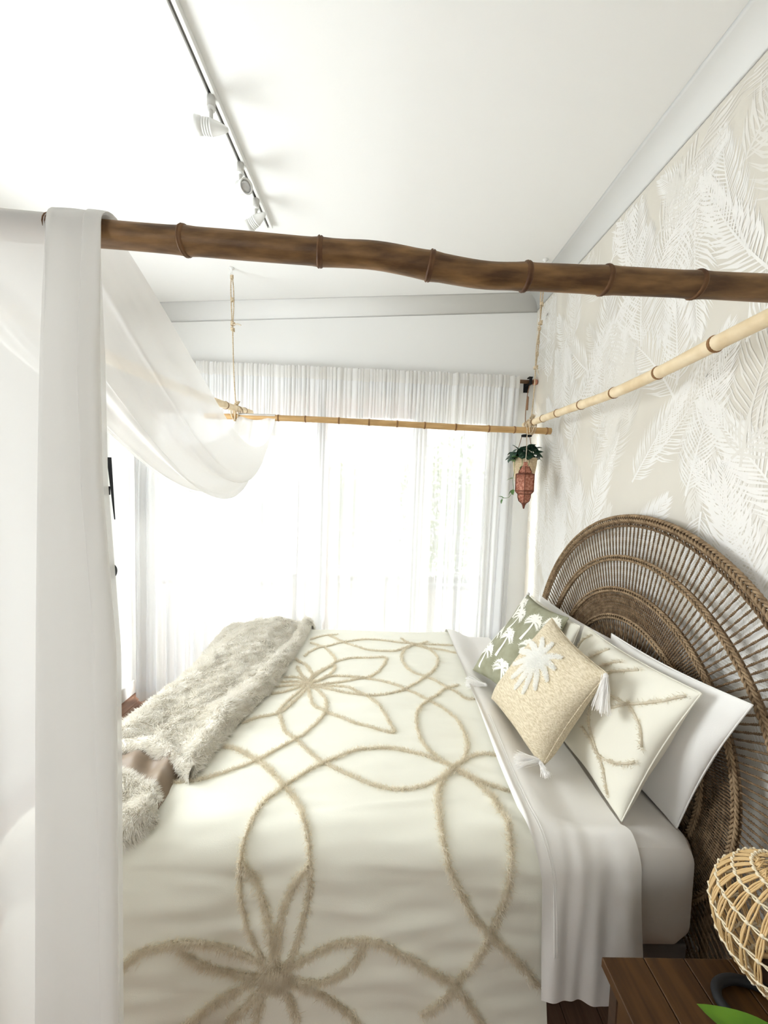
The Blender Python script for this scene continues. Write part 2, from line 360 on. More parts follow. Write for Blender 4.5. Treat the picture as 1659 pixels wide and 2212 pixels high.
# coved cornices
def cove(fn, L0, L1, n=10):
    a = np.linspace(0, np.pi / 2, n); V = []
    for L in (L0, L1): V += [fn(L, 1 - math.sin(t), 1 - math.cos(t)) for t in a] + [fn(L, 0, 0)]
    m = n + 1; return V, [(i, i + 1, m + i + 1, m + i) for i in range(n)] + [(n, 0, m, m + n)] + [tuple(range(m))[::-1], tuple(range(m, 2 * m))]
struct('trim_1', cove(lambda L, a, b: (XR - .105 * a - .001, L, zc(XR - .105 * a) - .09 * b * 1.0 - .001 if True else 0), YF_, YB), M['cornice'], smooth=False)
def cv(L, a, b): return (L, YB - .105 * a - .001, zc(L) - .10 * b - .001)
struct('trim_2', cove(cv, XL, XR), M['cornice'])
for o in (bpy.data.objects['trim_1'], bpy.data.objects['trim_2']):
    o.data.polygons.foreach_set('use_smooth', np.array([len(p.vertices) == 4 and i < 9 for i, p in enumerate(o.data.polygons)]))

# wallpaper print: palm fronds of thin raised ink on the right wall
rg = np.random.RandomState(11)
mbs = [MB(), MB()]
def frond(mb, y, z, ang, L, Wd, x, curve=0.3, n=26):
    t = np.linspace(0, 1, 12); a = ang + curve * (t - .3); ds = L / 11
    py = y + np.cumsum(np.sin(a)) * ds - ds * math.sin(a[0]); pz = z + np.cumsum(np.cos(a)) * ds - ds * math.cos(a[0])
    def at(u): return np.interp(u, t, py), np.interp(u, t, pz), np.interp(u, t, a)
    V = []; Fc = []
    for i in range(11):
        w0, w1 = .004 * (1 - t[i]) + .0012, .004 * (1 - t[i + 1]) + .0012
        c0, s0 = math.cos(a[i]), math.sin(a[i]); c1, s1 = math.cos(a[i + 1]), math.sin(a[i + 1]); q = len(V)
        V += [(x, py[i] - w0 * c0, pz[i] + w0 * s0), (x, py[i] + w0 * c0, pz[i] - w0 * s0),
              (x, py[i + 1] + w1 * c1, pz[i + 1] - w1 * s1), (x, py[i + 1] - w1 * c1, pz[i + 1] + w1 * s1)]
        Fc.append((q, q + 1, q + 2, q + 3))
    for s in (-1, 1):
        for i in range(n):
            u = .04 + .95 * (i + .5 * (s > 0)) / n; yy, zz, aa = at(u)
            ll = Wd * (math.sin(math.pi * min(1, (u * .88 + .12))) ** .7) * (1 - .25 * u) + .02
            al = aa + s * (1.0 - .55 * u) * rg.uniform(.9, 1.1); w = .0036 + .0022 * (L > .6)
            tipa = al - s * .25
            x_ = x - rg.uniform(.00002, .00012); d1 = (math.sin(al), math.cos(al)); d2 = (math.sin(tipa), math.cos(tipa)); nn = (math.cos(al), -math.sin(al)); q = len(V)
            my, mz = yy + d1[0] * ll * .5, zz + d1[1] * ll * .5; ty, tz = my + d2[0] * ll * .5, mz + d2[1] * ll * .5
            V += [(x_, yy - nn[0] * w * .4, zz - nn[1] * w * .4), (x_, yy + nn[0] * w * .4, zz + nn[1] * w * .4),
                  (x_, my + nn[0] * w, mz + nn[1] * w), (x_, my - nn[0] * w, mz - nn[1] * w), (x_, ty, tz)]
            Fc += [(q, q + 1, q + 2, q + 3), (q + 3, q + 2, q + 4)]
    V = np.array(V); V[:, 0] -= np.repeat(rg.uniform(0, .0005, len(V) // 4 + 2), 4)[:len(V)] * 0
    Fc = [f for f in Fc if V[list(f), 2].max() < zc(XR) - .095 and V[list(f), 1].max() < 2.985]
    mb.add((V, Fc))
k = 0
for iy in range(20):
    for iz in range(8):
        y = .15 + iy * .145 + rg.uniform(-.08, .08); z = .78 + iz * .275 + (iy % 2) * .13 + rg.uniform(-.08, .08)
        ang = rg.choice([0, .3, -.3, .7, -.7, 0, 2.9, 3.3]) + rg.uniform(-.25, .25); L = rg.uniform(.40, .72); k += 1
        frond(mbs[int(k % 3 == 0)], y, z, ang, L, rg.uniform(.12, .19), XR - .0004 - .00013 * (k % 7), rg.uniform(-.6, .6), rg.randint(28, 38))
for s, (mbx, mm) in enumerate(zip(mbs, ('frond', 'frond2'))):
    part('frond_print', mbx.get(), M[mm], wr, False, kind='stuff')

# glazed doors in the window wall
wd = thing('window_1', None, None, (-.46, YB + .06, WZ0)); wd['kind'] = 'structure'
mb = MB(); part('head_frame', box(WX0, .25, YB + .02, YB + .1, WZ1 - .09, WZ1, .004), M['timber'], wd, False)
part('sill_frame', box(WX0, WX1, YB + .02, YB + .1, WZ0, WZ0 + .05, .004), M['creamframe'], wd, False)
part('jamb', box(WX0, WX0 + .05, YB + .02, YB + .1, WZ0, WZ1 - .09, .004), M['creamframe'], wd, False)
part('jamb', box(WX1 - .05, WX1, YB + .02, YB + .1, WZ0, WZ1, .004), M['creamframe'], wd, False)
part('post', box(-.485, -.425, YB + .02, YB + .1, WZ0 + .05, WZ1 - .09, .004), M['timber'], wd, False, 'red timber post')
part('post', box(.235, .295, YB + .02, YB + .1, WZ0 + .05, WZ1, .004), M['greyframe'], wd, False, 'grey post')
part('post', box(-1.17, -1.12, YB + .03, YB + .09, WZ0 + .05, WZ1 - .09, .004), M['greyframe'], wd, False)
for x0, x1, z0, z1 in ((.295, .87, WZ1 - .12, WZ1), (.295, .345, WZ0 + .05, WZ1 - .12), (.82, .87, WZ0 + .05, WZ1 - .12)):
    part('sash_rail', box(x0, x1, YB + .035, YB + .085, z0, z1, .004), M['creamframe'], wd, False)
for x0, x1, zt in ((WX0 + .05, -1.17, WZ1 - .09), (-1.12, -.485, WZ1 - .09), (-.425, .235, WZ1 - .09), (.345, .82, WZ1 - .12)):
    pn = part('glass_pane', box(x0, x1, YB + .055, YB + .061, WZ0 + .05, zt), M['glass'], wd, False)
    if x0 == -.425:                              # frosted wave motif with a ring on the door glass
        yy = YB + .0535
        def strip(P, w):
            P = smooth_path(P, 14); T = np.gradient(P, axis=0); T /= np.linalg.norm(T, axis=1)[:, None]; t = np.linspace(0, 1, 14)
            w = w * np.sin(np.pi * (.08 + .84 * t))[:, None]; nn = np.stack([-T[:, 2], T[:, 1] * 0, T[:, 0]], 1)
            V = np.concatenate([P + nn * w, P - nn * w]); return V, [(i, i + 1, 15 + i, 14 + i) for i in range(13)]
        mb = MB()
        mb.add(strip([(-.36, yy, 1.10), (-.33, yy, 1.075), (-.29, yy, 1.085), (-.26, yy, 1.13), (-.22, yy, 1.155), (-.18, yy, 1.13), (-.13, yy, 1.09)], .012))
        mb.add(strip([(-.36, yy, 1.05), (-.33, yy, 1.03), (-.29, yy, 1.035), (-.26, yy, 1.08), (-.22, yy, 1.105), (-.18, yy, 1.08), (-.13, yy, 1.04)], .012))
        mb.add(strip([(-.36, yy, 1.0), (-.32, yy, .985), (-.28, yy, 1.0), (-.25, yy, 1.04), (-.22, yy, 1.05), (-.19, yy, 1.035)], .004))
        mb.add(strip([(-.03, yy, 1.15), (0, yy, 1.165), (.04, yy, 1.14)], .008)); mb.add(strip([(-.05, yy, 1.10), (0, yy, 1.115), (.05, yy, 1.08)], .010))
        mb.add(strip([(-.04, yy, 1.05), (0, yy, 1.065), (.05, yy, 1.045)], .004))
        for z in (1.17, 1.11, .95, .86): mb.add(strip([(-.405, yy, z + .01), (-.395, yy, z), (-.385, yy, z - .02)], .008))
        part('frosted_wave', mb.get(), M['frost'], pn, False)
        part('ring_pull', tube([(-.43 + .026 * math.cos(a), YB + .045, 1.07 + .026 * math.sin(a)) for a in np.linspace(0, 2 * np.pi, 20, endpoint=False)], .008, 6, True), M['white_metal'], wd)
w2 = thing('fill_window_side', None, None, (XL - .05, 1.35, SZ0)); w2['kind'] = 'structure'  # window added out of view to let in more daylight
for y0, y1, z0, z1 in ((SY0, SY1, SZ0, SZ0 + .05), (SY0, SY1, SZ1 - .05, SZ1), (SY0, SY0 + .05, SZ0 + .05, SZ1 - .05), (SY1 - .05, SY1, SZ0 + .05, SZ1 - .05), (1.32, 1.38, SZ0 + .05, SZ1 - .05)):
    part('fill_window_frame', box(XL - .08, XL - .02, y0, y1, z0, z1, .004), M['creamframe'], w2, False)
for y0, y1 in ((SY0 + .05, 1.32), (1.38, SY1 - .05)):
    part('glass_pane', box(XL - .053, XL - .047, y0, y1, SZ0 + .05, SZ1 - .05), M['glass'], w2, False)

w3 = thing('fill_window_rear', None, None, (-1.35, YF_ - .05, RZ0)); w3['kind'] = 'structure'  # second added window, unseen, lifting the light from behind
for x0, x1, z0, z1 in ((RX0, RX1, RZ0, RZ0 + .05), (RX0, RX1, RZ1 - .05, RZ1), (RX0, RX0 + .05, RZ0 + .05, RZ1 - .05), (RX1 - .05, RX1, RZ0 + .05, RZ1 - .05)):
    part('fill_window_frame', box(x0, x1, YF_ - .08, YF_ - .02, z0, z1, .004), M['creamframe'], w3, False)
part('glass_pane', box(RX0 + .05, RX1 - .05, YF_ - .053, YF_ - .047, RZ0 + .05, RZ1 - .05), M['glass'], w3, False)

# outside: deck, balustrade and shrubs, all but burnt out by the daylight
dk = solo('trim_3', box(-6, 6, YB + .13, 7.5, -.3, -.06), M['nightdark'], kind='structure', loc=(0, 5, -.06), smooth=False)
dme = raw('deck_board', *box(-.066, .066, 0, 3.3, -.06, -.03, .003), M['deck'], False)
for i in range(60): inst('deck_board', dme, dk, (-4.2 + i * .14, YB + .13, 0), (0, 0, 0))
bal = thing('balcony_railing', 'pale balcony railing with thin balusters seen through the sheer curtains', 'railing', (0, 6.3, -.03))
part('top_rail', box(-4.2, 4.2, 6.27, 6.33, .95, .99, .005), M['rail'], bal, False)
part('bottom_rail', box(-4.2, 4.2, 6.28, 6.32, .08, .11, .005), M['rail'], bal, False)
part('middle_rail', box(-4.2, 4.2, 6.28, 6.32, .82, .84, .005), M['rail'], bal, False)
pm = raw('baluster', *box(-.009, .009, -.009, .009, 0, .74), M['rail'], False); po = raw('railing_post', *box(-.03, .03, -.03, .03, 0, 1.03, .004), M['rail'], False)
for i in range(70): inst('baluster', pm, bal, (-4.14 + i * .12, 6.3, .1), (0, 0, 0))
for i in range(5): inst('railing_post', po, bal, (-4.2 + i * 2.1, 6.3, -.03), (0, 0, 0))
def shrub(name, x, y, h, r, m, label, seed, z0=-.9):
    rg = np.random.RandomState(seed); t = thing(name, label, 'shrub', (x, y, z0), 'shrubs outside the glazed doors')
    stem = MB()
    for i in range(6):
        a = rg.uniform(0, 6.28); e = np.array([x + math.cos(a) * r * .6, y + math.sin(a) * r * .6, z0 + h * rg.uniform(.6, .95)])
        stem.add(tube(smooth_path([(x, y, z0), (x + math.cos(a) * .1, y + math.sin(a) * .1, z0 + h * .4), e], 8), np.linspace(.03, .006, 8), 5))
    part('stem', stem.get(), M['bark'], t)
    nL = 2600; d = rg.normal(size=(nL, 3)); d /= np.linalg.norm(d, axis=1)[:, None]
    c = np.array([x, y, z0 + h * .62]) + d * np.array([r, r, h * .42]) * rg.uniform(.45, 1, (nL, 1)) * (1 + .25 * wob(d[:, :1] * 3, d[:, 2:] * 3, seed))
    a = rg.normal(size=(nL, 3)); a /= np.linalg.norm(a, axis=1)[:, None]; b = np.cross(a, rg.normal(size=(nL, 3))); b /= np.linalg.norm(b, axis=1)[:, None]
    s = rg.uniform(.05, .1, (nL, 1)); V = np.stack([c - a * s, c + b * s * .4, c + a * s, c - b * s * .4], 1).reshape(-1, 3)
    part('foliage', (V, np.arange(4 * nL).reshape(-1, 4)), M[m], t, False, kind='stuff')
shrub('garden_shrub', -4.1, 7.4, 2.6, .9, 'bluefoliage', 'blue grey shrub outside beyond the left end of the curtained doors', 1)
shrub('garden_shrub', -2.9, 8.6, 2.9, .8, 'bluefoliage', 'tall dim shrub outside right of the blue grey shrub', 2)
shrub('garden_shrub', 1.5, 8.2, 3.4, 1.0, 'foliage', 'yellow green shrub outside behind the right hand glass door', 3)
shrub('garden_shrub', -.9, 8.9, 3.0, .7, 'foliage', 'green shrub outside behind the middle of the curtained doors', 4)

# ------------------------------------------------------------------ curtains, rod, blind
def zr(x): return 2.55 - .022 * (x + 1.0)
rod = thing('curtain_rod', 'dark wooden curtain rod across the top of the glazed doors', 'curtain rod', (-.4, 2.925, 2.5))
part('rod', tube(smooth_path([(-1.93, 2.925, zr(-1.93)), (0, 2.925, zr(0)), (1.11, 2.925, zr(1.11))], 12), .014, 10), M['rodwood'], rod)
part('end_cap', lathe([(0, 0), (.021, .002), (.022, .02), (.018, .03), (0, .03)], (1.108, 2.925, zr(1.108)), 14, (1, 0, 0)), M['timber'], rod)
for x in (-1.75, -.462, 1.085):
    b = part('bracket', box(x - .011, x + .011, 2.905, YB, zr(x) - .022, zr(x) - .014, .001), M['dark'], rod, False, 'black bracket')
    part('wall_plate', box(x - .02, x + .02, YB - .006, YB, zr(x) - .062, zr(x) + .012, .001), M['dark'], b, False)
    part('cradle', box(x - .011, x + .011, 2.904, 2.909, zr(x) - .02, zr(x) + .03, .001), M['dark'], b, False)
    part('cradle_top', box(x - .014, x + .014, 2.904, 2.945, zr(x) + .026, zr(x) + .034, .001), M['dark'], b, False)
bl = thing('roller_blind', 'white roller blind rolled up above the glazed doors behind the curtains', 'blind', (-.4, 2.975, 2.36))
part('roller', lathe([(.001, 0), (.036, 0), (.036, 2.82), (.001, 2.82)], (-1.86, 2.958, 2.378), 20, (1, 0, 0)), M['blind'], bl)
part('bottom_bar', box(-1.84, .93, 2.985, 2.993, 2.335, 2.362, .002), M['blind'], bl, False)
for x in (-1.875, .962):
    part('end_bracket', lathe([(.001, 0), (.042, 0), (.042, .012), (.030, .022), (.001, .022)], (x, 2.958, 2.378), 20, (1, 0, 0)), M['white_metal'], bl)
    part('wall_clip', box(x, x + .012, 2.96, 2.999, 2.36, 2.42, .001), M['white_metal'], bl, False)
def curtain(name, label, x0, x1, seed, npl, xb0, xb1):
    rg = np.random.RandomState(seed); nu, nv = 620, 44
    u = np.linspace(0, 1, nu)[None, :]
    v = np.linspace(0, 1, nv)[:, None]
    zt = .032                                    # frill above the rod
    def ph(k, s): 
        w = np.random.RandomState(s).uniform(.3, 1.9, k); c = np.concatenate([[0], np.cumsum(w)]); return np.interp(u, np.linspace(0, 1, k + 1), c / c[-1] * k) * 2 * np.pi
    p1, p2 = ph(npl, seed), ph(npl * 3, seed + 1)
    fall = np.clip((v - .05) / .35, 0, 1); fall = fall * fall * (3 - 2 * fall)
    A = .030 * fall * (1 + .35 * np.sin(p1 * .37 + seed)); B = .011 * (1 - .8 * fall) * (.75 + .5 * np.sin(p1 * .61 + seed) + .25 * np.sin(p1 * 1.7))
    X = x0 + (x1 - x0) * u; X = X + (xb0 - x0) * (1 - u) * v + (xb1 - x1) * u * v
    Y = 2.905 - .012 * fall + A * np.sin(p1 + .8 * v) + B * np.sin(p2) + .008 * fall * np.sin(p1 * 2.7 + 1)
    X = X + .55 * A * np.cos(p1 + .8 * v) + .5 * B * np.cos(p2)
    Z = (zr(x0 + (x1 - x0) * u) + zt) * (1 - v) + .012 * v + .004 * (1 - fall) * np.sin(p2 * .7) * (v < .01)
    head = np.exp(-((v - .0135) / .006) ** 2); Y = Y * (1 - .0 * head)
    P = np.stack([X, Y + 0 * X, Z + 0 * X], -1)
    Y2 = np.where((v > .004) & (v < .024), np.minimum(P[..., 1], 2.906), P[..., 1]); P[..., 1] = Y2
    t = thing(name, label, 'curtain', ((x0 + x1) / 2, 2.9, 0), 'sheer curtains at the glazed doors')
    vs_ = v[:, 0]; i0 = int(np.searchsorted(vs_, .045))
    # finer rows near the top
    f = grid_faces(nv, nu)
    part('sheer_panel', (P.reshape(-1, 3), f), M['curtain'], t)
    rows = np.linspace(0, .036, 7)
    def row(vv):
        B2 = .012 * (.75 + .5 * np.sin(p1[0] * .61 + seed) + .25 * np.sin(p1[0] * 1.7)); x = x0 + (x1 - x0) * u[0]
        return np.stack([x + .5 * B2 * np.cos(p2[0]), 2.900 + B2 * .8 * np.sin(p2[0]) - .006 * math.sin(vv / .036 * 3.1), zr(x) + zt + .006 * np.sin(p2[0] * .7) * np.sin(p2[0] * .23) - vv * 2.5], -1)
    H = np.stack([row(a) for a in rows]); part('rod_pocket', (H.reshape(-1, 3), grid_faces(7, nu)), M['hem'], t)
    Hm = P[-2:, :, :].copy(); Hm[0, :, 2] = .085; Hm[:, :, 1] -= .002
    part('hem', (Hm.reshape(-1, 3), grid_faces(2, nu)), M['hem'], t)
curtain('sheer_curtain', 'left white sheer curtain panel covering the glass behind the canopy drape', -1.86, -.44, 5, 17, -1.90, -.47)
curtain('sheer_curtain', 'right white sheer curtain panel hanging to the headboard wall corner', -.50, 1.0, 9, 17, -.53, .95)

# ------------------------------------------------------------------ bamboo canopy frame
def bamboo(name, label, P, r0, r1, nodes, m, mr, seed, open_end=()):
    rg = np.random.RandomState(seed); n = 120; Q = smooth_path(P, n); s = np.linspace(0, 1, n)
    r = np.interp(s, [0, 1], [r0, r1])
    for q in nodes: r = r * (1 + .07 * np.exp(-((s - q) / .006) ** 2))
    r = r * (1 + .02 * np.sin(s * 37 + seed))
    t = thing(name, label, 'bamboo pole', Q[n // 2], 'bamboo poles of the canopy frame')
    part('culm', tube(Q, r, 16), m, t)
    T, A, B = frames(Q)
    for q in nodes:
        i = int(q * (n - 1)); rr = np.interp(q, s, r) * 1.012; c = np.array([np.interp(q, s, Q[:, a]) for a in range(3)])
        tilt = rg.uniform(-.12, .12); ax = T[i] + tilt * A[i]
        part('node_ring', lathe([(rr - .001, -.0055), (rr + .0012, -.004), (rr + .0022, -.0015), (rr + .0005, 0), (rr + .0018, .0018), (rr + .0006, .0045), (rr - .001, .006)], c, 20, ax), mr, t)
    return t
def fx(xs, a, b): return [(x - a) / (b - a) for x in xs]
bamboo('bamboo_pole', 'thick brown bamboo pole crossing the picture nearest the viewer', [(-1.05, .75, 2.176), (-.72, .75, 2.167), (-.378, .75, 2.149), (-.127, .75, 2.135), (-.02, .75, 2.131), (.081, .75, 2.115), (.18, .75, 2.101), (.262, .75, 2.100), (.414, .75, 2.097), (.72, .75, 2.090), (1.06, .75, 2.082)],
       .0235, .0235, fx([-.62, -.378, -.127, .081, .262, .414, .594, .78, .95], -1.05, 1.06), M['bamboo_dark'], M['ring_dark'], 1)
bamboo('bamboo_pole', 'tan bamboo pole spanning in front of the window curtains', [(-1.14, 2.49, 2.125), (-.5, 2.49, 2.119), (.086, 2.49, 2.102), (.6, 2.49, 2.086), (1.072, 2.49, 2.078)],
       .0185, .0205, fx([-1.05, -.677, -.5, -.293, -.101, .086, .255, .457, .671, .835, 1.045], -1.14, 1.072), M['bamboo_far'], M['ring'], 2)
bamboo('bamboo_pole', 'pale bamboo pole running along the palm wallpaper wall', [(.95, .55, 2.150), (.95, .98, 2.140), (.95, 1.35, 2.116), (.95, 1.65, 2.108), (.95, 2.05, 2.120), (.95, 2.62, 2.132)],
       .0225, .0195, fx([.66, .86, 1.125, 1.36, 1.62, 1.895, 2.14, 2.33, 2.46, 2.57], .55, 2.62), M['bamboo'], M['ring'], 3)
bamboo('bamboo_pole', 'pale bamboo pole disappearing behind the white swag on the left', [(-.95, .55, 2.128), (-.945, 1.4, 2.12), (-.94, 2.2, 2.152), (-.94, 2.76, 2.20)],
       .023, .0195, fx([.7, 1.0, 1.3, 1.6, 1.85, 2.08, 2.3, 2.62], .55, 2.76), M['bamboo'], M['ring'], 4)

# ropes that hold the far corners
def hanging(label, hook, path, knots, tailp, cross, seed):
    t = thing('hanging_rope', label, 'rope', hook, 'ropes holding the canopy frame')
    hk = part('ceiling_hook', lathe([(.0005, 0), (.017, 0), (.017, -.006), (.005, -.012), (.004, -.03), (.0005, -.032)], hook, 14), M['white_metal'], t)
    hx, hy, hz = hook
    part('hook_eye', tube([(hx + .009 * math.cos(a), hy, hz - .038 + .009 * math.sin(a)) for a in np.linspace(0, 2 * np.pi, 14, endpoint=False)], .0022, 6, True), M['white_metal'], hk)
    for p in path: part('cord', rope(p, .0042, 2, .022), M['jute'], t)
    for (x, y, z, s) in knots:
        mb = MB(); rg = np.random.RandomState(int(z * 100))
        for i in range(3):
            th = np.linspace(0, 2 * np.pi, 12, endpoint=False) ; a = rg.uniform(-.6, .6)
            mb.add(tube(np.stack([x + s * np.cos(th), y + s * np.sin(th), z + (i - 1) * .007 + s * a * np.cos(th)], 1), .0042, 6, True))
        part('knot', mb.get(), M['jute'], t)
    if tailp: part('rope_tail', rope(tailp, .005, 2, .02), M['cotton'], t)
    # lashing round the crossing poles
    cx, cyy, cz = cross; mb = MB(); rg = np.random.RandomState(seed)
    for i in range(4):
        th = np.linspace(0, 2 * np.pi, 22, endpoint=False); sx = 1 if i % 2 else -1; off = (i - 1.5) * .008
        mb.add(tube(np.stack([cx + off + sx * .018 * np.cos(th), cyy + off * .5 + .030 * np.cos(th), cz + .047 * np.sin(th) + .004 * np.cos(2 * th)], 1), .0042, 6, True))
    part('lashing', mb.get(), M['jute'], t)
    mb = MB()
    for i in range(3):
        th = np.linspace(0, 2 * np.pi, 14, endpoint=False)
        mb.add(tube(np.stack([cx + .010 * np.cos(th) + .005 * i, cyy + .010 * np.sin(th), cz + .052 + .008 * i + .005 * np.sin(th * 2)], 1), .004, 6, True))
    part('lashing_knot', mb.get(), M['jute'], t)
hl = (-.968, 2.49, zc(-.968))
hanging('rope hanging from the ceiling to the left far pole corner', hl,
        [[(hl[0], 2.49, hl[2] - .042), (-.972, 2.488, 2.9), (-.966, 2.49, 2.70)], [(hl[0] + .003, 2.492, hl[2] - .042), (-.958, 2.494, 2.92), (-.955, 2.49, 2.82), (-.96, 2.49, 2.70)],
         [(-.963, 2.49, 2.70), (-.956, 2.49, 2.4), (-.945, 2.49, 2.20)]],
        [(-.962, 2.49, 2.845, .008), (-.961, 2.49, 2.70, .011), (-.962, 2.49, 2.665, .009), (-.966, 2.49, hl[2] - .055, .007)], [(-.955, 2.485, 2.69), (-.93, 2.48, 2.695), (-.905, 2.475, 2.685)], (-.941, 2.49, 2.148), 3)
hr = (.985, 2.49, zc(.985))
hanging('rope hanging from the ceiling to the far corner by the wallpaper', hr,
        [[(hr[0], 2.49, hr[2] - .042), (.966, 2.487, 2.93), (.971, 2.49, 2.76), (.955, 2.487, 2.6), (.956, 2.49, 2.48)], [(hr[0] + .002, 2.492, hr[2] - .042), (.982, 2.494, 2.92), (.973, 2.492, 2.78), (.968, 2.493, 2.6), (.957, 2.49, 2.48)],
         [(.957, 2.49, 2.48), (.952, 2.49, 2.3), (.944, 2.49, 2.16)]],
        [(.976, 2.49, 2.865, .008), (.973, 2.49, 2.75, .010), (.968, 2.49, 2.715, .007), (.965, 2.49, 2.63, .006), (.962, 2.49, 2.56, .006), (.957, 2.49, 2.475, .011), (hr[0], 2.49, hr[2] - .056, .008)], [(.957, 2.485, 2.475), (.966, 2.48, 2.45), (.975, 2.475, 2.425)], (.945, 2.49, 2.106), 4)

# ------------------------------------------------------------------ white voile draped over the canopy
dr = thing('canopy_drape', 'long white voile drape hung over the near pole and swagged to the far pole', 'drape', (-.7, .75, 2.19))
def zn(x): return 2.1405 - .0385 * (x + .2) - .0035
def pole_c(x): return np.array([.75, np.interp(x, [-1.05, -.72, -.378, -.127], [2.176, 2.167, 2.149, 2.135])])
# front panel, layered folds: cross-section (u -> x, depth) varies with height
nu, nv = 260, 70
ku = np.linspace(0, 1, nu)
def section(v):
    xa = -.607 - .090 * v ** .9; xb = -.585 + .004 * v; xc = -.509 + .020 * min(1, max(0, (v - .22) / .15)) - .008 * max(0, v - .37) / .63
    K = [(-1.02, .012), (-.88, .0), (-.76, .010), (xb - .01, .018), (xb + .004, .012), (xb - .01, .004), (xa + .008, .000), (xa, -.008), (xa + .012, -.014),
         (xb - .02, -.016), (xb + .015, -.020), (xb + .05, -.012 - .006 * v), (xc - .03, -.024), (xc - .004, -.020), (xc, -.012), (xc - .012, -.006), (xc - .05, -.002), (xb + .03, .004), (xb + .01, .012), (xb + .03, .018), (xc - .03, .012), (xc - .006, .004)]
    return smooth_path([(a, b, 0) for a, b in K], nu)[:, :2]
rows = []
wrap = np.linspace(np.pi * 1.02, 0, 12)          # back of the pole, over the top, to the front
RP = .0275
for i, a in enumerate(wrap):
    S = section(0)
    for_ = []
    c = np.stack([pole_c(x) for x in S[:, 0]])
    rr = RP + .0035 - S[:, 1] * .25
    rows.append(np.stack([S[:, 0], c[:, 0] - rr * math.cos(a), c[:, 1] + rr * math.sin(a)], 1))
top = rows[-1].copy()
for j in range(1, nv):
    v = j / (nv - 1); S = section(v); z = top[:, 2] - (2.15 - .06) * v
    w = min(1, v * 9); y0 = top[:, 1] * (1 - w) + (.7225 + S[:, 1] * 1.35) * w
    sway = .010 * np.sin(S[:, 0] * 21 + v * 2.2) * v + .008 * v * np.sin(S[:, 0] * 55 + 1)
    rows.append(np.stack([S[:, 0], y0 + sway - .012 * v, z], 1))
P = np.array(rows); part('front_panel', (P.reshape(-1, 3), grid_faces(len(rows), nu)), M['drape'], dr)
# swag: a trough of cloth from the near pole to the far pole
ns, ntt = 70, 90
s = np.linspace(0, 1, ns)[None, :]; t = np.linspace(0, 1, ntt)[:, None]
def sk(t, p, q): return (t ** p) * ((1 - t) ** q) / ((p / (p + q)) ** p * (q / (p + q)) ** q)
xA = -.525 + (-.690 + .525) * t; xC = -1.02 + (-.925 + 1.02) * t
zA0 = pole_c(-.52)[1] + .022; zC0 = pole_c(-1.0)[1] + .022
zA = zA0 + (2.142 - zA0) * t - .29 * sk(t, 1.3, .75)
zC = zC0 + (2.147 - zC0) * t - .275 * sk(t, .95, .7)
cross = (4 * s * (1 - s)) ** .75
X = xA + (xC - xA) * s; Yt = .775 + (2.485 - .775) * t + 0 * s
Z = zA + (zC - zA) * s - .235 * sk(t, .95, .55) * cross
fold = np.sin(np.pi * t) ** .5
ph = 2 * np.pi * (3.6 * s ** .9 + .35 * t)
Z = Z + fold * (.020 * np.sin(ph) + .009 * np.sin(2.3 * ph + 4 * t)); X = X + fold * .022 * np.cos(ph + .6) * np.sin(np.pi * s)
Yt = Yt + .006 * np.sin(9 * s + 3 * t)
P = np.stack([X, Yt, Z], -1)
# over the far pole and a short fall behind it
ext = []
for a in np.linspace(0, np.pi, 10)[1:]:
    x = xA[-1] + (xC[-1] - xA[-1]) * s[0]; zp = np.interp(x, [-1.14, -.5], [2.125, 2.119])
    ext.append(np.stack([x, 2.49 - .0235 * np.cos(a) + 0 * x, zp + .0235 * np.sin(a) + 0 * x], 1))
for d in (.03, .07, .11): ext.append(ext[8] + np.array([0, .004, -d]) + np.stack([.0 * s[0], .006 * np.sin(ph[0]), 0 * s[0]], 1))
P = np.concatenate([P, np.array(ext)]); part('swag', (P.reshape(-1, 3), grid_faces(len(P), ns)), M['drape'], dr)

# ------------------------------------------------------------------ track light
tx = -.622
trk = thing('track_light', 'white ceiling track with three small adjustable spotlights', 'track light', (tx, 1.2, zc(tx) - .02))
zt_ = zc(tx)
mb = MB(); mb.add(box(tx - .019, tx - .0055, -.4, 2.11, zt_ - .022, zt_ + .0005, .001)); mb.add(box(tx + .0055, tx + .019, -.4, 2.11, zt_ - .022, zt_ + .0005, .001)); mb.add(box(tx - .008, tx + .008, 2.10, 2.11, zt_ - .022, zt_, .001))
part('rail', mb.get(), M['white_metal'], trk, False)
part('conductor_slot', box(tx - .008, tx + .008, -.4, 2.10, zt_ - .012, zt_, 0), M['slot'], trk, False)
def spot(y, axis, drop):
    ax = np.array(axis, float); ax /= np.linalg.norm(ax)
    a = part('spot_adapter', lathe([(.0005, 0), (.014, 0), (.0145, -.030), (.0135, -.036), (.0005, -.036)], (tx, y, zt_ - .021), 18), M['grey_metal'], trk)
    part('collar', lathe([(.0005, 0), (.0135, 0), (.012, -.008), (.0005, -.009)], (tx, y, zt_ - .057), 18), M['white_metal'], a)
    part('stem', tube([(tx, y, zt_ - .06), (tx, y, zt_ - .085), (tx, y, zt_ - .06 - drop)], .0062, 10), M['grey_metal'], a)
    c = np.array([tx, y, zt_ - .06 - drop - .012])
    prof = [(.0005, -.058), (.006, -.056), (.0125, -.042), (.019, -.022), (.0235, -.004)]
    for i in range(4): z = -.003 + i * .0085; prof += [(.0245, z), (.0247, z + .005), (.0205, z + .0056), (.0205, z + .0082)]
    prof += [(.0262, .032), (.0285, .050), (.0275, .052), (.0225, .046), (.0215, .030)]
    h = part('spot_head', lathe(prof, c, 28, ax), M['white_metal'], trk)
    part('lens', lathe([(.0005, .047), (.012, .0465), (.0228, .044), (.0228, .040)], c, 24, ax), M['lens'], h)
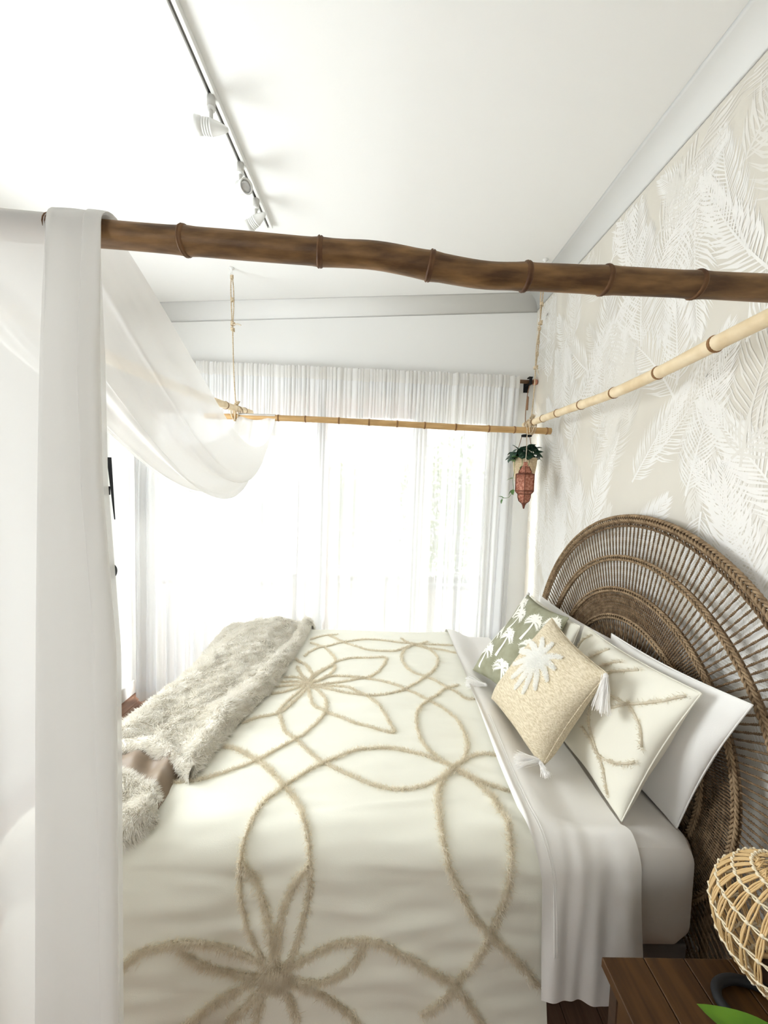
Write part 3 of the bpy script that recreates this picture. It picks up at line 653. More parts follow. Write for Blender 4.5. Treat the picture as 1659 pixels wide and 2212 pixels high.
spot(1.425, (-1, -.12, .02), .048); spot(1.70, (.72, -.62, -.32), .045); spot(1.90, (-.86, .30, -.42), .045)
# ------------------------------------------------------------------ bed
YN, YF, XF, RR, ZT = 1.16, 2.68, -0.97, 0.10, 0.665
W = YF - YN
def bed_surf(x, t, zt=ZT):                       # x towards the headboard, t across the bed from its near edge
    x = np.asarray(x, float); t = np.asarray(t, float)
    a = np.maximum(0, XF - x); b = np.maximum(0, -t); c = np.maximum(0, t - W)
    def f(d, fl): return RR * np.sin(np.minimum(d / RR, np.pi / 2)) + fl * np.maximum(0, d - RR * np.pi / 2)
    def g(d): return RR * (1 - np.cos(np.minimum(d / RR, np.pi / 2))) + .985 * np.maximum(0, d - RR * np.pi / 2)
    X = np.maximum(x, XF) - f(a, .10); Y = YN + np.clip(t, 0, W) - f(b, .10) + f(c, .08)
    Z = zt - np.hypot(g(a), g(b) + g(c)) + .012 * np.cos(np.clip((x + .2) / .8, -1, 1) * 1.57) * np.sin(np.clip(t / W, 0, 1) * np.pi)
    return np.stack([X, Y, np.maximum(Z, .03)], -1)
def bed_nrm(x, t):
    e = .004; du = bed_surf(x + e, t) - bed_surf(x - e, t); dv = bed_surf(x, t + e) - bed_surf(x, t - e)
    n = np.cross(du, dv); return n / (np.linalg.norm(n, axis=-1, keepdims=True) + 1e-12)
def creases(x, t):                               # soft wrinkles of the cotton
    h = .0032 * wob(x, t, 3, 7, 8.0) + .0024 * wob(x * .45, t * 1.5, 8, 8, 26.0) + .0014 * wob(x * .35 + t * .2, t * 1.8, 12, 8, 55.0)
    side = np.clip((-t + .02) / .2, 0, 1)
    h = h * (1 + .6 * side) + side * .0065 * np.sin(19 * (x * .55 + t * .9) + 2 * np.sin(5 * x)) * (.4 + .6 * np.sin(3.1 * x + 4 * t) ** 2)
    pull = np.exp(-((x - .44) / .10) ** 2) * np.clip(1 - np.abs(t + .02) / .35, 0, 1)
    h = h + pull * .006 * np.sin(70 * (t + .35 * x))
    ridge = np.exp(-((t - (.02 + .05 * np.sin(3.2 * x))) / .012) ** 2) * np.clip((x + .3) * 3, 0, 1) * np.clip((.35 - x) * 4, 0, 1)
    return h + .006 * ridge
def duvet_pt(x, t, off=0.0):
    n = bed_nrm(x, t); return bed_surf(x, t) + n * (creases(x, t) + off)[..., None], n
def cloth(fn, xs, ts):
    Xg, Tg = np.meshgrid(xs, ts, indexing='ij'); P = fn(Xg, Tg); return P.reshape(-1, 3), grid_faces(len(xs), len(ts))
bed = thing('bed', 'low double bed with pale fitted mattress on a dark base', 'bed', (.03, 1.9, 0))
def soft_box(x0, x1, y0, y1, z0, z1, r, n=5):
    cx, cyy, cz = (x0 + x1) / 2, (y0 + y1) / 2, (z0 + z1) / 2; h = np.array([x1 - x0, y1 - y0, z1 - z0]) / 2 - r
    me = MB(); V = []; F_ = []; N_ = 14
    for ax in range(3):
        for sg in (-1, 1):
            a = np.linspace(-1, 1, N_); A, B = np.meshgrid(a, a, indexing='ij'); D = np.empty((N_, N_, 3)); o = [i for i in range(3) if i != ax]
            D[..., ax] = sg; D[..., o[0]] = A; D[..., o[1]] = B
            # most samples near the rims
            D[..., o[0]] = np.sign(A) * np.abs(A) ** .5; D[..., o[1]] = np.sign(B) * np.abs(B) ** .5
            full = D * (h + r); inner = np.clip(full, -h, h); d = full - inner; d /= np.linalg.norm(d, axis=-1, keepdims=True) + 1e-9
            me.add(((inner + d * r).reshape(-1, 3) + np.array([cx, cyy, cz]), [tuple(q) if (sg > 0) ^ (ax == 1) else tuple(q[::-1]) for q in grid_faces(N_, N_)]))
    return me.get()
part('mattress', soft_box(-.93, 1.025, 1.095, 2.73, .25, .622, .085), M['fitted'], bed)
part('base', soft_box(-.92, 1.01, 1.13, 2.70, .08, .262, .012), M['bedbase'], bed)
for x in (-.86, .95):
    for y in (1.18, 2.65): part('leg', lathe([(.0005, 0), (.022, 0), (.03, .085), (.0005, .085)], (x, y, 0), 12), M['bedwood'], bed)

dv = thing('duvet', 'cream cotton duvet cover with tufted flower petal lines over the bed', 'duvet', (-.3, 1.9, .66))
xs = np.concatenate([np.arange(-1.42, -.7, .016), np.arange(-.7, .515, .012)]); ts = np.concatenate([np.arange(-.63, -.2, .012), np.arange(-.2, .6, .010), np.arange(.6, W + .42, .016)])
part('duvet_cover', cloth(lambda x, t: duvet_pt(x, t)[0], xs, ts), M['duvet'], dv)
TUFTS=[
[(0.284,0.186),(0.228,0.141),(0.16,0.106),(0.091,0.091),(0.045,0.091),(-0.039,0.114),(-0.117,0.153),(-0.2,0.202),(-0.26,0.255),(-0.327,0.322),(-0.384,0.377),(-0.426,0.467),(-0.445,0.511),(-0.425,0.596),(-0.365,0.763)],
[(0.284,0.186),(0.24,0.223),(0.186,0.253),(0.101,0.283),(0.03,0.293),(-0.047,0.278),(-0.115,0.251),(-0.189,0.202),(-0.247,0.157),(-0.311,0.088),(-0.348,0.043),(-0.371,-0.005),(-0.383,-0.049),(-0.39,-0.089),(-0.393,-0.137),(-0.388,-0.204),(-0.376,-0.261),(-0.36,-0.309),(-0.338,-0.361),(-0.307,-0.413),(-0.273,-0.436)],
[(0.284,0.186),(0.232,0.246),(0.188,0.321),(0.172,0.414),(0.176,0.499),(0.202,0.583),(0.252,0.643),(0.295,0.693),(0.359,0.755),(0.419,0.782),(0.507,0.789)],
[(0.284,0.186),(0.328,0.234),(0.362,0.31),(0.372,0.385),(0.354,0.487),(0.319,0.565),(0.251,0.636),(0.14,0.733),(0.048,0.787),(-0.072,0.837),(-0.137,0.842),(-0.25,0.837),(-0.309,0.803),(-0.358,0.77)],
[(0.284,0.186),(0.341,0.242),(0.394,0.269),(0.443,0.275),(0.485,0.26)],
[(0.284,0.186),(0.336,0.145),(0.384,0.122),(0.458,0.091)],
[(0.284,0.186),(0.239,0.142),(0.214,0.081),(0.205,0.031),(0.203,-0.041),(0.21,-0.096),(0.231,-0.16),(0.267,-0.227),(0.302,-0.284),(0.342,-0.322),(0.387,-0.36),(0.427,-0.402),(0.471,-0.454),(0.486,-0.468)],
[(0.284,0.186),(0.345,0.138),(0.383,0.079),(0.398,0.042),(0.412,-0.019),(0.412,-0.075),(0.405,-0.125),(0.39,-0.192),(0.371,-0.259),(0.342,-0.322),(0.308,-0.394),(0.251,-0.462),(0.202,-0.51),(0.149,-0.558)],
[(0.485,0.666),(0.439,0.663),(0.41,0.701),(0.359,0.755),(0.312,0.813),(0.262,0.858),(0.184,0.912),(0.147,1.011),(0.139,1.112),(0.163,1.202),(0.212,1.277),(0.273,1.306),(0.33,1.361)],
[(0.149,1.403),(0.186,1.339),(0.232,1.291),(0.315,1.237),(0.351,1.149),(0.35,1.046),(0.304,0.929),(0.253,0.857),(0.164,0.756),(0.108,0.709),(0.024,0.67),(-0.05,0.659),(-0.17,0.682),(-0.273,0.721),(-0.357,0.763)],
[(-0.457,1.343),(-0.386,1.401),(-0.288,1.44)],
[(-0.445,1.083),(-0.414,1.161),(-0.349,1.221),(-0.232,1.301),(-0.106,1.361),(0.005,1.367),(0.155,1.324),(0.303,1.309),(0.49,1.297)],
[(-0.347,1.417),(-0.232,1.301),(-0.089,1.198),(0.025,1.175),(0.12,1.188),(0.171,1.25),(0.242,1.292),(0.326,1.249),(0.419,1.221),(0.504,1.166)],
[(-0.36,0.778),(-0.321,0.877),(-0.246,1.008),(-0.172,1.062),(-0.083,1.077),(0.034,1.084),(0.043,1.043),(0.016,0.945),(-0.025,0.872),(-0.081,0.836),(-0.181,0.792),(-0.302,0.757)],
[(-0.368,0.778),(-0.343,0.859),(-0.305,0.93),(-0.255,0.969),(-0.245,0.924),(-0.262,0.862),(-0.309,0.803),(-0.358,0.77)],
[(-0.448,1.292),(-0.381,1.244),(-0.347,1.209),(-0.274,1.089),(-0.246,1.008)],
[(-0.49,1.041),(-0.412,0.964),(-0.373,0.893),(-0.352,0.842),(-0.364,0.778)],
[(-0.455,0.945),(-0.427,0.874),(-0.369,0.786)],
[(-0.499,0.831),(-0.433,0.827),(-0.368,0.778)],
[(-0.508,0.775),(-0.44,0.784),(-0.367,0.773)],
[(-0.519,0.73),(-0.439,0.746),(-0.365,0.766)],
[(-0.521,0.66),(-0.455,0.688),(-0.365,0.763)],
[(-0.049,0.653),(0.003,0.572),(0.038,0.493),(0.057,0.44),(0.068,0.385),(-0.014,0.407),(-0.08,0.434),(-0.149,0.474),(-0.236,0.522),(-0.291,0.561),(-0.323,0.623),(-0.358,0.748)],
[(-0.359,0.755),(-0.3,0.698),(-0.26,0.638),(-0.24,0.575),(-0.236,0.522),(-0.253,0.46),(-0.286,0.388),(-0.327,0.322),(-0.386,0.265),(-0.442,0.21),(-0.501,0.166),(-0.564,0.131),(-0.627,0.104),(-0.691,0.093)],
[(-0.578,0.422),(-0.517,0.463),(-0.443,0.495),(-0.403,0.575),(-0.353,0.738)],
[(-0.357,0.763),(-0.3,0.749),(-0.176,0.739),(-0.111,0.698),(-0.049,0.646)],
[(-0.599,0.278),(-0.534,0.255),(-0.439,0.203),(-0.375,0.148),(-0.312,0.085),(-0.263,0.035),(-0.223,-0.029),(-0.199,-0.079),(-0.189,-0.125),(-0.187,-0.191),(-0.195,-0.258),(-0.212,-0.326),(-0.23,-0.383),(-0.263,-0.431)],
[(-0.988,0.91),(-0.987,1.219),(-0.933,1.32),(-0.829,1.411)],
[(-0.92,1.284),(-0.768,1.375)],
[(-0.92,1.284),(-0.828,1.251)],
[(-0.386,-0.124),(-0.355,-0.165),(-0.329,-0.213),(-0.312,-0.26),(-0.296,-0.317),(-0.284,-0.389),(-0.278,-0.431)],
[(-0.191,-0.138),(-0.226,-0.177),(-0.254,-0.235),(-0.27,-0.293),(-0.275,-0.355),(-0.283,-0.412)],
[(-0.786,-0.481),(-0.721,-0.433),(-0.674,-0.399),(-0.602,-0.374),(-0.529,-0.359),(-0.461,-0.363),(-0.396,-0.381),(-0.332,-0.408),(-0.282,-0.436)],
[(-0.572,-0.374),(-0.542,-0.407),(-0.492,-0.434),(-0.428,-0.455),(-0.355,-0.466),(-0.282,-0.446)],
[(-0.282,-0.441),(-0.225,-0.407),(-0.167,-0.385),(-0.104,-0.362),(-0.04,-0.352),(0.009,-0.349),(0.048,-0.36),(0.092,-0.383),(0.167,-0.425),(0.241,-0.467),(0.276,-0.509),(0.311,-0.556),(0.33,-0.581)],
[(-0.025,-0.361),(-0.039,-0.399),(-0.077,-0.433),(-0.14,-0.458),(-0.213,-0.464),(-0.282,-0.446)],
[(-0.282,-0.455),(-0.378,-0.494),(-0.445,-0.528),(-0.497,-0.567),(-0.539,-0.596),(-0.591,-0.643)],
[(-0.291,-0.46),(-0.366,-0.546),(-0.413,-0.589),(-0.441,-0.641)],
[(-0.277,-0.455),(-0.173,-0.491),(-0.114,-0.524),(-0.065,-0.556),(-0.034,-0.589),(-0.009,-0.626)],
[(-0.282,-0.455),(-0.319,-0.522),(-0.336,-0.594),(-0.339,-0.64)],
[(-0.279,-0.455),(-0.241,-0.521),(-0.219,-0.592),(-0.208,-0.638)]]

rg = np.random.RandomState(5)
def tuft_line(fn, pts, parent, m, name='tufted_line', per=9, spread=.0042, ln=.013, wd=.0010, core=.0034, step=.0035, up=.75, side=1.1):
    Q = np.array([(a, b, 0) for a, b in pts]); L = np.linalg.norm(np.diff(Q, axis=0), axis=1).sum()
    S = smooth_path(Q, max(5, int(L / step)))[:, :2]; P, Nn = fn(S[:, 0], S[:, 1])
    V1, F1 = tube((P + Nn * core * .5)[::3] if len(P) > 12 else P + Nn * core * .5, core, 5)
    V2, F2 = fibres(P + Nn * core * .6, Nn, spread, ln, wd, per, rg, up, side)
    Fc = [tuple(f) for f in F1] + [tuple(f) for f in (F2 + len(V1)).tolist()]
    return part(name, (np.concatenate([V1, V2]), Fc), m, parent)
for q in TUFTS:
    q = [(a, b) for a, b in q if a < .505 and -.62 < b < W + .2]
    if len(q) > 1:                               # thicker pile on the panels that hang over the side
        low = np.clip((.08 - np.mean([b for a, b in q])) / .3, 0, 1)
        tuft_line(lambda x, t: duvet_pt(x, t), q, dv, M['tuft'], per=int(10 + 5 * low), spread=.0048 + .0022 * low, ln=.014 + .006 * low, core=.004 + .001 * low)
a = rg.uniform(0, 6.28, 800); r_ = .040 * np.sqrt(rg.uniform(0, 1, 800)); fx0, ft0 = TUFTS[-1][0]
P, Nn = duvet_pt(fx0 + r_ * np.cos(a), ft0 - .004 + r_ * np.sin(a)); part('tuft_flower_center', fibres(P, Nn, .002, .026, .0012, 7, rg, .8, .9), M['tuft'], dv)

def sheet_pt(x, t):
    n = bed_nrm(x, t); k = np.clip((x - .50) / .16, 0, 1); k = k * k * (3 - 2 * k)
    top = np.clip(1 - np.maximum(0, -t) / .05, 0, 1)
    off = .016 * (1 - k) + .004 + .0025 * wob(x, t, 4, 6, 14) - .034 * k * top
    side = np.clip((-t) / .25, 0, 1)
    off = off + side * (.006 + .006 * np.sin(36 * x + 5.0 * t + 2 * np.sin(9 * x)) * np.clip((x - .46) * 12, .2, 1) + .003 * np.sin(83 * x - 9 * t + 1.5 * np.sin(21 * x)))
    off = off + .010 * np.exp(-((x - .468) / .010) ** 2)
    return bed_surf(x, t) + n * off[..., None]
Ps = []; tt = np.concatenate([np.arange(-.50, .2, .012), np.arange(.2, W + .3, .02)])
xe0 = .455 + .03 * np.clip(-tt / .15, 0, 1) + .03 * np.clip((tt - .2) / 1.2, 0, 1)
Tg = np.repeat(tt[None, :], 70, 0); Xg = xe0[None, :] + (.790 - xe0[None, :]) * np.linspace(0, 1, 70)[:, None]
Tg = Tg + np.clip((-.2 - Tg) / .3, 0, 1) * .016 * np.sin(16 * Xg)
sh = thing('flat_sheet', 'white flat sheet folded back beside the pillows and hanging over the mattress', 'sheet', (.62, 1.9, .66))
part('sheet_cloth', (sheet_pt(Xg, Tg).reshape(-1, 3), grid_faces(70, len(tt))), M['sheet'], sh)
for xo in (.035, .043):
    e = np.linspace(-.36, .5, 90); xx = np.interp(e, tt, xe0) + xo; P = sheet_pt(xx, e); part('hem_stitching', tube(P + np.array([0, -.0008, .0012]), .0010, 4), M['sheet'], sh)

# throw blanket --------------------------------------------------------------
th = thing('throw_blanket', 'fluffy greige fur throw with brown lining lying along the bed foot', 'blanket', (-.8, 1.8, .68))
def xr_(t): return np.interp(t, [-.1, .11, .278, .431, .66, 1.147, 1.496, 1.9], [-.655, -.63, -.605, -.581, -.523, -.494, -.487, -.48])
def hem_(x): return np.interp(x, [-1.3, -1.012, -.86, -.749, -.63], [.285, .262, .242, .191, .11])
def throw_pt(p, q):
    x = -1.24 + (xr_(.6 * q * 1.8 + .1) + 1.24) * p
    h = hem_(x); t = h + (W + .36 - h) * q; x = -1.24 + (xr_(t) + 1.24) * p
    n = bed_nrm(x, t)
    edge = np.clip((1 - p) / .05, 0, 1) ** .5
    w = p + .10 * np.sin(t * 2.4 + .6)
    fold = .020 * np.sin(2 * np.pi * (w * 2.1 + .15)) + .012 * np.sin(2 * np.pi * (w * 3.7 + .4 + .35 * t)) + .006 * wob(x, t, 21, 6, 12)
    bump = .034 * np.exp(-((t - (.47 - .5 * (x + .72))) / .055) ** 2) * np.exp(-((x + .70) / .13) ** 2)
    groove = -.026 * np.exp(-((x - (-.60 - .10 * (1.2 - t))) / .016) ** 2) * np.clip((t - .55) * 3, 0, 1)
    lift = .010 * np.exp(-((t - h) / .035) ** 2) + .045 * np.exp(-((t - W) / .16) ** 2) * p
    tuck = np.clip(q / .012, 0, 1) ** .5
    off = .014 + tuck * edge * (.026 + fold * .8 + bump + groove * .8) + tuck * lift * (.35 + .65 * edge)
    return bed_surf(x, t) + n * np.maximum(off, .010)[..., None]
def surf_normals(P, n, m):
    G = P.reshape(n, m, 3); du = np.gradient(G, axis=0); dv_ = np.gradient(G, axis=1); N_ = np.cross(du, dv_)
    N_ /= np.linalg.norm(N_, axis=-1, keepdims=True) + 1e-12; return N_
def furred(fn, n, m, parent, name, dens, ln, lean, flip=1, wd=.0015, seed=1):
    u = np.linspace(0, 1, n)[:, None]; v = np.linspace(0, 1, m)[None, :]
    P = fn(u + 0 * v, v + 0 * u); N_ = surf_normals(P, n, m) * flip
    o = part(name, (P.reshape(-1, 3), grid_faces(n, m)), M['furbase'], parent)
    A = np.linalg.norm(np.cross(P[1:, :-1] - P[:-1, :-1], P[:-1, 1:] - P[:-1, :-1]), axis=-1); rgf = np.random.RandomState(seed)
    cnt = rgf.poisson(A * dens); idx = np.repeat(np.arange(A.size), cnt.ravel()); i, j = idx // (m - 1), idx % (m - 1)
    fu, fv = rgf.uniform(0, 1, (len(idx), 1)), rgf.uniform(0, 1, (len(idx), 1))
    p = P[i, j] * (1 - fu) * (1 - fv) + P[i + 1, j] * fu * (1 - fv) + P[i, j + 1] * (1 - fu) * fv + P[i + 1, j + 1] * fu * fv
    clump = np.stack([wob(p[:, 0], p[:, 1] + p[:, 2], seed + a, 5, 60) for a in (1, 2, 3)], 1) * .34
    nn = N_[i, j]; lean_ = np.array(lean)[None] + clump
    V, Fc = fibres(p, nn, .0006, ln, wd, 1, rgf, .45, .40, lean_)
    part('fur_pile', (V, Fc), M['fur'], o, True, kind='stuff'); return o
furred(throw_pt, 70, 190, th, 'fur_face', 80000, .024, (.15, -.45, -.15), 1)
# rolled hem
def hem_line(x): 
    t = hem_(x) - .006; return bed_surf(x, t) + bed_nrm(x, t) * (.032 + .006 * np.sin(14 * x))[..., None]
def hem_roll(u, v):
    x = -1.24 + .605 * u; c = hem_line(x); a = 2 * np.pi * v; rr = .026 + .003 * np.sin(20 * x)
    return c + np.stack([0 * x, -rr * np.cos(a), rr * np.sin(a)], -1)
furred(hem_roll, 60, 14, th, 'rolled_hem', 110000, .016, (.1, -.3, -.2), 1, seed=4)
# lining shown where the corner is turned back
def lining(u, v):
    x0 = -1.06 + (-.690 + 1.06) * u; t0 = np.interp(x0, [-1.06, -.86, -.749, -.69], [.275, .245, .19, .155])
    x1 = np.interp(u, [0, .35, .65, 1], [-.98, -.83, -.745, -.684]); t1 = np.interp(u, [0, .35, .65, 1], [.13, .075, .035, -.015])
    x = x0 + (x1 - x0) * v; t = t0 + (t1 - t0) * v
    off = .030 + .010 * np.sin(2 * np.pi * (2.6 * u + .3 * v + .1)) + .016 * np.exp(-((u - .86) / .09) ** 2) + .006 * np.sin(11 * v + 9 * u)
    off = off * np.clip((1 - u) / .06, .15, 1)
    return bed_surf(x, t) + bed_nrm(x, t) * off[..., None]
u = np.linspace(0, 1, 60)[:, None]; v = np.linspace(0, 1, 30)[None, :]
part('satin_lining', (lining(u + 0 * v, v + 0 * u).reshape(-1, 3), grid_faces(60, 30)), M['satin'], th, label='brown satin lining')
def flap(u, v):
    xa = np.interp(u, [0, .3, .62, .85, 1], [-1.10, -.935, -.825, -.738, -.688]); ta = np.interp(u, [0, .3, .62, .85, 1], [.20, .152, .088, .052, 0.0])
    xb = np.interp(u, [0, .3, .62, .85, 1], [-1.10, -.90, -.765, -.705, -.662]); tb = np.interp(u, [0, .3, .62, .85, 1], [-.26, -.18, -.118, -.09, -.05])
    x = xa + (xb - xa) * v; t = ta + (tb - ta) * v
    off = .008 + .040 * np.sin(np.pi * np.clip(v * .93 + .05, 0, 1)) ** .6 * np.clip((1 - u) / .12, .05, 1) ** .5
    off = off + .022 * np.exp(-((v - .16) / .10) ** 2) - .016 * np.exp(-((v - .42) / .11) ** 2) * np.clip((.85 - u) * 5, 0, 1) + .005 * np.sin(13 * u + 5 * v)
    return bed_surf(x, t) + bed_nrm(x, t) * off[..., None]
furred(flap, 60, 40, th, 'fur_flap', 120000, .021, (.25, -.25, -.25), -1, seed=7)

# ------------------------------------------------------------------ pillows and cushions
CAM = np.array([0, 0, CAM_H])
def pillow_fn(cor, thick, pinch=.07, seed=1, wr=.004, extra=None):
    BL, BR, TR, TL = [np.array(c, float) for c in cor]; n = np.cross(BR - BL, TL - BL); n /= np.linalg.norm(n)
    if n @ (CAM - (BL + BR + TR + TL) / 4) < 0: n = -n
    def fn(u, v, s=1):
        u = np.asarray(u, float); v = np.asarray(v, float)
        uu = .5 + (u - .5) * (1 - pinch * np.sin(np.pi * np.clip(v, 0, 1))); vv = .5 + (v - .5) * (1 - pinch * np.sin(np.pi * np.clip(u, 0, 1)))
        uu, vv = uu[..., None], vv[..., None]
        base = (BL * (1 - uu) + BR * uu) * (1 - vv) + (TL * (1 - uu) + TR * uu) * vv
        pr = (np.clip(4 * u * (1 - u), 0, 1) * np.clip(4 * v * (1 - v), 0, 1)) ** .42
        h = thick / 2 * pr * (1.10 - .2 * v) + wr * np.clip(pr * 2, 0, 1) * wob(u * 6, v * 6, seed, 6, 1.6) + wr * .55 * np.clip(pr * 2, 0, 1) * wob(u * 9 + v * 4, v * 16 - u * 5, seed + 50, 6, 1.5) * (.35 + .65 * np.abs(2 * v - 1))
        if extra is not None and s > 0: h = h + extra(u, v) * np.clip(pr * 3, 0, 1)
        return base + n * (s * h)[..., None]
    def pn(u, v):
        e = .004; du = fn(u + e, v) - fn(u - e, v); dv_ = fn(u, v + e) - fn(u, v - e); N_ = np.cross(du, dv_)
        N_ /= np.linalg.norm(N_, axis=-1, keepdims=True) + 1e-12; N_ *= np.sign((N_ @ n))[..., None]; return fn(u, v), N_
    fn.pn = pn; fn.n = n; return fn
def pillow(name, label, cor, thick, m, seed, pinch=.07, wr=.004, extra=None, group=None, cat='pillow', N_=44, cover='pillowcase'):
    fn = pillow_fn(cor, thick, pinch, seed, wr, extra); c = np.mean([np.array(p) for p in cor], 0); c[2] = min(p[2] for p in cor)
    t = thing(name, label, cat, c, group); a = (1 - np.cos(np.linspace(0, np.pi, N_))) / 2; U, V_ = np.meshgrid(a, a, indexing='ij')
    mb = MB(); g = grid_faces(N_, N_); mb.add((fn(U, V_).reshape(-1, 3), g)); mb.add((fn(U, V_, -1).reshape(-1, 3), g[:, ::-1]))
    part(cover, mb.get(), m, t)
    e = np.concatenate([np.stack([a, 0 * a], 1), np.stack([0 * a + 1, a], 1)[1:], np.stack([1 - a, 0 * a + 1], 1)[1:], np.stack([0 * a, 1 - a], 1)[1:-1]])
    part('seam', tube(fn(e[:, 0], e[:, 1]), .0028, 5, True), m, t)
    return t, fn
pillow('bed_pillow', 'plain white pillow at the near end against the headboard', [(.945, 1.60, .618), (.985, 1.18, .608), (1.0, .985, 1.14), (1.0, 1.61, 1.09)], .095, M['pillow'], 31, .06, .008, group='white bed pillows')
pillow('bed_pillow', 'plain white pillow at the far end peeking over the cream one', [(.95, 2.30, .618), (.965, 1.70, .618), (1.0, 1.60, 1.065), (1.0, 2.37, 1.043)], .10, M['pillow'], 32, .06, .008, group='white bed pillows')
def ripple(u, v): return .007 * np.sin(2 * np.pi * (u * 7.0 - v * 1.8)) * np.clip((v - .62) * 4, 0, 1) * np.clip((.78 - u) * 5, 0, 1)
sn, sf = pillow('pillow_sham', 'cream sham with tufted petal lines leaning before the near white pillow', [(.79, 1.60, .645), (.80, 1.175, .632), (.945, 1.08, 1.118), (.93, 1.70, 1.092)], .14, M['sham'], 33, .06, .006, ripple, 'cream tufted shams')
for q in ([(.584, .682), (.68, .69), (.764, .711), (.866, .809), (.972, .955)], [(.764, .711), (.86, .66), (.92, .60), (.965, .50)], [(.50, .52), (.56, .39), (.66, .29), (.77, .20), (.88, .06)],
          [(.50, .32), (.62, .29), (.70, .25), (.80, .27), (.90, .34), (.97, .42)], [(.66, .60), (.764, .711)], [(.04, .80), (.10, .90), (.16, .975)], [(.26, .80), (.33, .90), (.40, .97)], [(.39, .80), (.48, .89), (.58, .955)], [(.46, .755), (.56, .86), (.68, .965)]):
    tuft_line(lambda a, b: sf.pn(a, b), q, sn, M['tuft'], per=8, spread=.0045, ln=.012, core=.004, step=.010)
s2, f2 = pillow('pillow_sham', 'cream tufted sham mostly hidden behind the green palm cushion', [(.80, 2.17, .668), (.83, 1.74, .668), (.93, 1.735, 1.075), (.92, 2.30, 1.057)], .11, M['sham'], 34, .06, .004, lambda u, v: .006 * np.sin(2 * np.pi * (u * 6 - v)) * np.clip((v - .6) * 4, 0, 1), 'cream tufted shams')
for q in ([(.2, .75), (.3, .9), (.42, .975)], [(.5, .75), (.6, .9), (.72, .975)], [(.1, .5), (.4, .6), (.7, .5)]):
    tuft_line(lambda a, b: f2.pn(a, b), q, s2, M['tuft'], per=7, spread=.004, ln=.011, core=.004, step=.012)
gc, gf = pillow('scatter_cushion', 'sage green cushion embroidered with small white palm trees', [(.529, 2.08, .69), (.67, 1.70, .69), (.90, 1.79, 1.095), (.84, 2.146, 1.103)], .135, M['green'], 35, .08, .006, group='scatter cushions', cat='cushion', cover='cushion_cover')
def ribbon_on(pn, pts, wds, off, mb, n=10):
    S = smooth_path(np.array([(a, b, 0) for a, b in pts]), n)[:, :2]; P, N_ = pn(S[:, 0], S[:, 1]); T = np.gradient(P, axis=0); B = np.cross(N_, T); B /= np.linalg.norm(B, axis=1)[:, None] + 1e-9
    w = np.interp(np.linspace(0, 1, n), np.linspace(0, 1, len(wds)), wds)[:, None]; P = P + N_ * off
    V = np.concatenate([P - B * w, P + N_ * w * .25, P + B * w]); mb.add((V, [(i, i + 1, n + i + 1, n + i) for i in range(n - 1)] + [(n + i, n + i + 1, 2 * n + i + 1, 2 * n + i) for i in range(n - 1)])); return P, T, B, N_
rg = np.random.RandomState(6)
for (cu, cv_), (tu, tv) in zip([(.257, .765), (.612, .794), (.361, .501), (.15, .246), (.549, .17), (.064, .487), (.10, .88), (.80, .52), (.88, .86), (.80, .2)],
                              [(.246, .555), (.598, .544), (.364, .244), (.16, .05), (.60, .01), (.068, .306), (.09, .70), (.80, .3), (.87, .64), (.80, .04)]):
    mb = MB(); ribbon_on(gf.pn, [(tu, tv), ((cu + tu) / 2 + .012, (cv_ + tv) / 2), (cu, cv_)], [.0085, .006, .005], .0015, mb)
    for a in np.radians([-35, -5, 25, 55, 90, 125, 155, 185, 215]) + rg.uniform(-.1, .1, 9):
        L = .135 * rg.uniform(.85, 1.15); ca, sa = math.cos(a), math.sin(a)
        pts = [(cu, cv_), (cu + ca * L * .45, cv_ + sa * L * .5 + .02), (cu + ca * L * .85, cv_ + sa * L * .62), (cu + ca * L * 1.02, cv_ + sa * L * .45 - .028)]
        pts = [(min(max(p, .015), .985), min(max(q, .015), .985)) for p, q in pts]
        P, T, B, N_ = ribbon_on(gf.pn, pts, [.0018, .0055, .006, .001], .0018, mb, 9)
        for i in range(2, 9):
            for s in (-1, 1):
                e = P[i] + B[i] * s * .0125 * (1 if s > 0 else .9) + T[i] / (np.linalg.norm(T[i]) + 1e-9) * .008; t_ = T[i] / (np.linalg.norm(T[i]) + 1e-9) * .0022
                mb.add((np.array([P[i] - t_, P[i] + t_, e + N_[i] * .001]), [(0, 1, 2)]))
    part('embroidered_palm', mb.get(), M['stitch'], gc)
bc, bf = pillow('scatter_cushion', 'beige slub cushion with a big white tufted palm and tassels', [(.551, 1.794, .69), (.609, 1.342, .688), (.78, 1.266, 1.081), (.78, 1.701, 1.123)], .18, M['beige'], 36, .07, .006, group='scatter cushions', cat='cushion', cover='cushion_cover')
